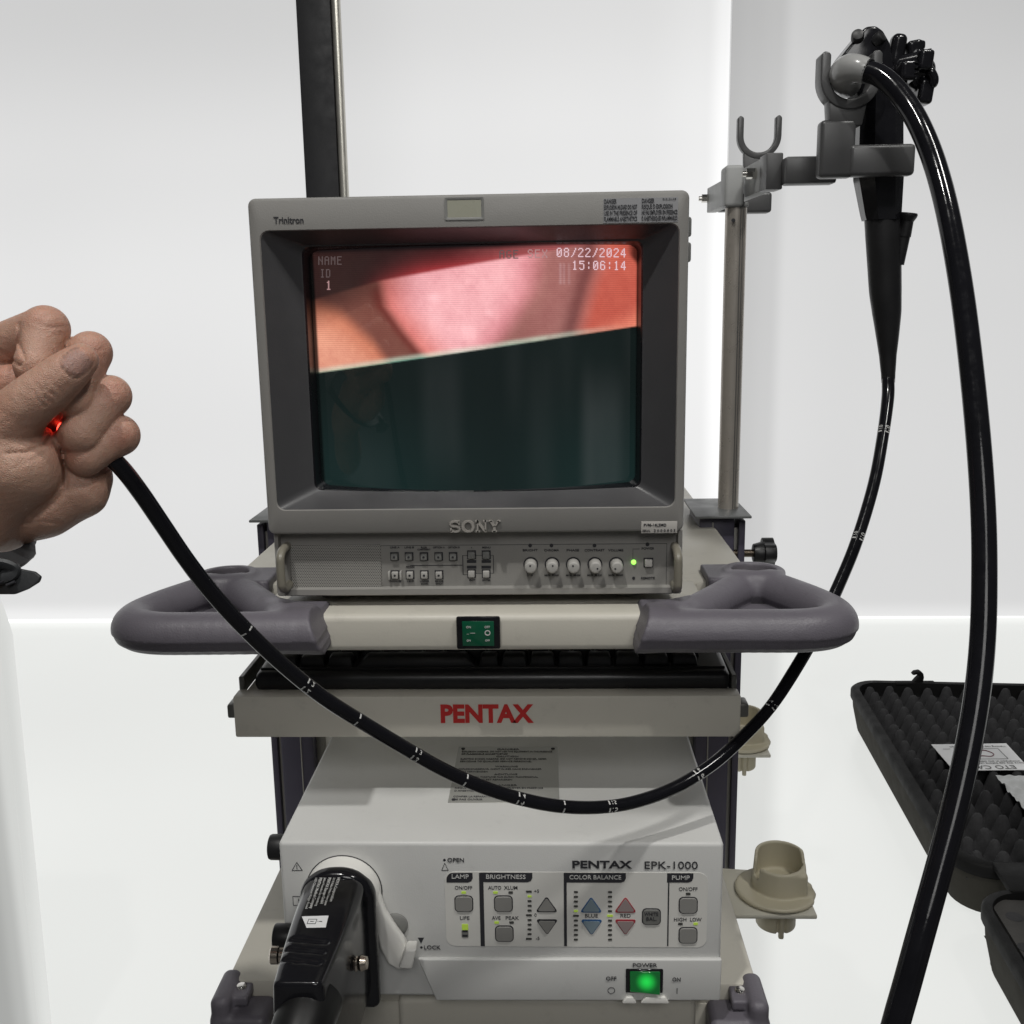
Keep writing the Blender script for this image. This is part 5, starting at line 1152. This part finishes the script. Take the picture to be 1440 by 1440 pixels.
def nail_d(x, y, z):
    c_ = Hp(108, 510, -30.5); ax_ = Hp(115, 505, -29)-Hp(68, 547, -34); ax_ = ax_/np.linalg.norm(ax_); nr = np.array(CAM)-c_; nr /= np.linalg.norm(nr); sd_ = np.cross(ax_, nr)
    q = np.stack([x-c_[0], y-c_[1], z-c_[2]], -1); return (q@ax_)/(17.5*PXM), (q@sd_)/(15.5*PXM), q@nr
person = thing('person', 'person reaching in with a fist closed around the thin black scope tube', 'person', tuple(Hp(-60, 760, 10)))
lo_ = np.array([Hp(-300, 700)[0], CAM[1]+DH-.135, Hp(0, 1000)[2]-.02]); hi_ = np.array([Hp(215, 600)[0], CAM[1]+DH+.075, Hp(0, 415)[2]+.01])
vs, F = surfnet(person_sdf, lo_, hi_, .0014, 3)
vs = np.asarray(vs)
# skin tone: redder at knuckles and finger ends, red glow painted at two gaps in the fist, paler palm; nail plate a little pinker and smoother
tint = np.tile(np.array([.475, .280, .205]), (len(vs), 1))
for p, r_, a in (((62, 452, -8), 26, .45), ((135, 490, -8), 24, .45), ((162, 550, -6), 22, .5), ((172, 612, -2), 22, .5), ((118, 503, -32), 22, .4), ((86, 600, -10), 22, .5), ((95, 636, -10), 20, .5), ((66, 546, -50), 26, .15), ((25, 505, -5), 30, .2), ((5, 520, -5), 30, .3)):
    w_ = np.exp(-(np.linalg.norm(vs-Hp(*p), axis=1)/(r_*PXM))**2)*a; tint = tint*(1-w_[:, None])+np.array([.46, .19, .135])*w_[:, None]
pn = np.exp(-(np.linalg.norm(vs-Hp(20, 680, -30), axis=1)/(60*PXM))**2)*.35; tint = tint*(1-pn[:, None])+np.array([.42, .265, .19])*pn[:, None]
nz = np.array([mnoise.noise(Vector(v)*45)*.7+mnoise.noise(Vector(v)*120)*.5+mnoise.noise(Vector(v)*330)*.5 for v in vs]); tint = np.clip(tint*(1+.14*nz[:, None]*np.array([.55, 1.0, 1.15])), 0, 1)
na, ns_, nn_ = nail_d(*vs.T); nr2 = (np.abs(na)**3+np.abs(ns_)**3)**(1/3)
nm_ = np.clip((1.0-nr2)/.10, 0, 1)*(nn_ > -.006); groove = np.exp(-((nr2-1.06)/.07)**2)*(nn_ > -.007)*(na < .85)
tint = tint*(1-nm_[:, None])+np.array([.37, .215, .175])*nm_[:, None]; tint *= (1-.5*groove[:, None])  # groove round the nail also darkened in the colour, as crease shade
nrm = np.array(CAM)-Hp(108, 510, -30); nrm /= np.linalg.norm(nrm)
vs = vs+nrm*((-.0009*groove+.0003*nm_)[:, None])
m = bpy.data.materials.new('skin'); m.use_nodes = True; N = m.node_tree.nodes; L = m.node_tree.links; p = N['Principled BSDF']
an = N.new('ShaderNodeAttribute'); an.attribute_name = 'tint'; L.new(an.outputs['Color'], p.inputs['Base Color'])
p.inputs['Roughness'].default_value = .46; p.inputs['Subsurface Weight'].default_value = .2; p.inputs['Subsurface Radius'].default_value = (1, .32, .18); p.inputs['Subsurface Scale'].default_value = .004
tc = N.new('ShaderNodeTexCoord'); v1 = N.new('ShaderNodeTexVoronoi'); v1.inputs['Scale'].default_value = 900; v1.feature = 'DISTANCE_TO_EDGE'; n1 = N.new('ShaderNodeTexNoise'); n1.inputs['Scale'].default_value = 220; n1.inputs['Detail'].default_value = 6
L.new(tc.outputs['Object'], v1.inputs['Vector']); L.new(tc.outputs['Object'], n1.inputs['Vector'])
ad = N.new('ShaderNodeMath'); ad.operation = 'MULTIPLY_ADD'; ad.inputs[1].default_value = .5; L.new(v1.outputs['Distance'], ad.inputs[0]); L.new(n1.outputs['Fac'], ad.inputs[2])
bp = N.new('ShaderNodeBump'); bp.inputs['Strength'].default_value = .8; bp.inputs['Distance'].default_value = .0010; L.new(ad.outputs[0], bp.inputs['Height']); L.new(bp.outputs['Normal'], p.inputs['Normal'])
part_np('hand', vs, F, m, person, color=tint)
# watch strap round the wrist with its loose end
sp = [(46, 769, 14), (30, 781, -8), (4, 787, -26), (-40, 778, -44), (-84, 730, -46), (-104, 668, -24), (-86, 620, 22), (-30, 640, 58), (20, 700, 52), (42, 745, 34)]
P, _q = smooth_path([Hp(*q) for q in sp+sp[:1]], .001, 6); P = P[:-1]; n = len(P); W = Vector(_f)*.5+Vector((-.5, .2, .35)); W.normalize(); loops = [[], [], [], []]
ctr = sum((Vector(q) for q in P), Vector())/n
for i in range(n):
    t = (P[(i+1) % n]-P[i-1]).normalized(); o_ = W.cross(t).normalized(); o_ = o_ if o_.dot(P[i]-ctr) > 0 else -o_
    for k, (a_, c_) in enumerate(((-.009, 0), (.009, 0), (.009, .0026), (-.009, .0026))): loops[k].append(P[i]+W*a_+o_*c_)
M_STRAP = mat('strap_rubber', (.030, .032, .034), .5, bump=.3)
b = B(); loft(b, loops+[loops[0]]); stp = part('watch_strap', b, M_STRAP, person)
b = B(); tp = [Hp(-14, 803, -32), Hp(22, 799, -33), Hp(48, 804, -35), Hp(57, 811, -35), Hp(54, 819, -35), Hp(38, 829, -35), Hp(20, 836, -33), Hp(-14, 836, -30)]
b.prism([Vector(p) for p in tp], Vector(_f)*.0028, .0009, 3); tl = part('strap_end', b, M_STRAP, stp)
b = B(); b.tube([Hp(-14, 792, -34), Hp(8, 794, -34), Hp(20, 800, -33), Hp(12, 808, -33), Hp(-14, 812, -32)], .0030, 10, 4, flat=(1, 1.6)); part('strap_keeper', b, M_STRAP, stp)
b = B()
for (x0, y0, x1, y1) in ((-4, 822, 6, 816), (9, 823, 21, 818)): b.tube([Hp(x0, y0, -35), Hp(x1, y1, -35.3)], .0008, 8, 1)
part('strap_slot', b, M_INK, tl)
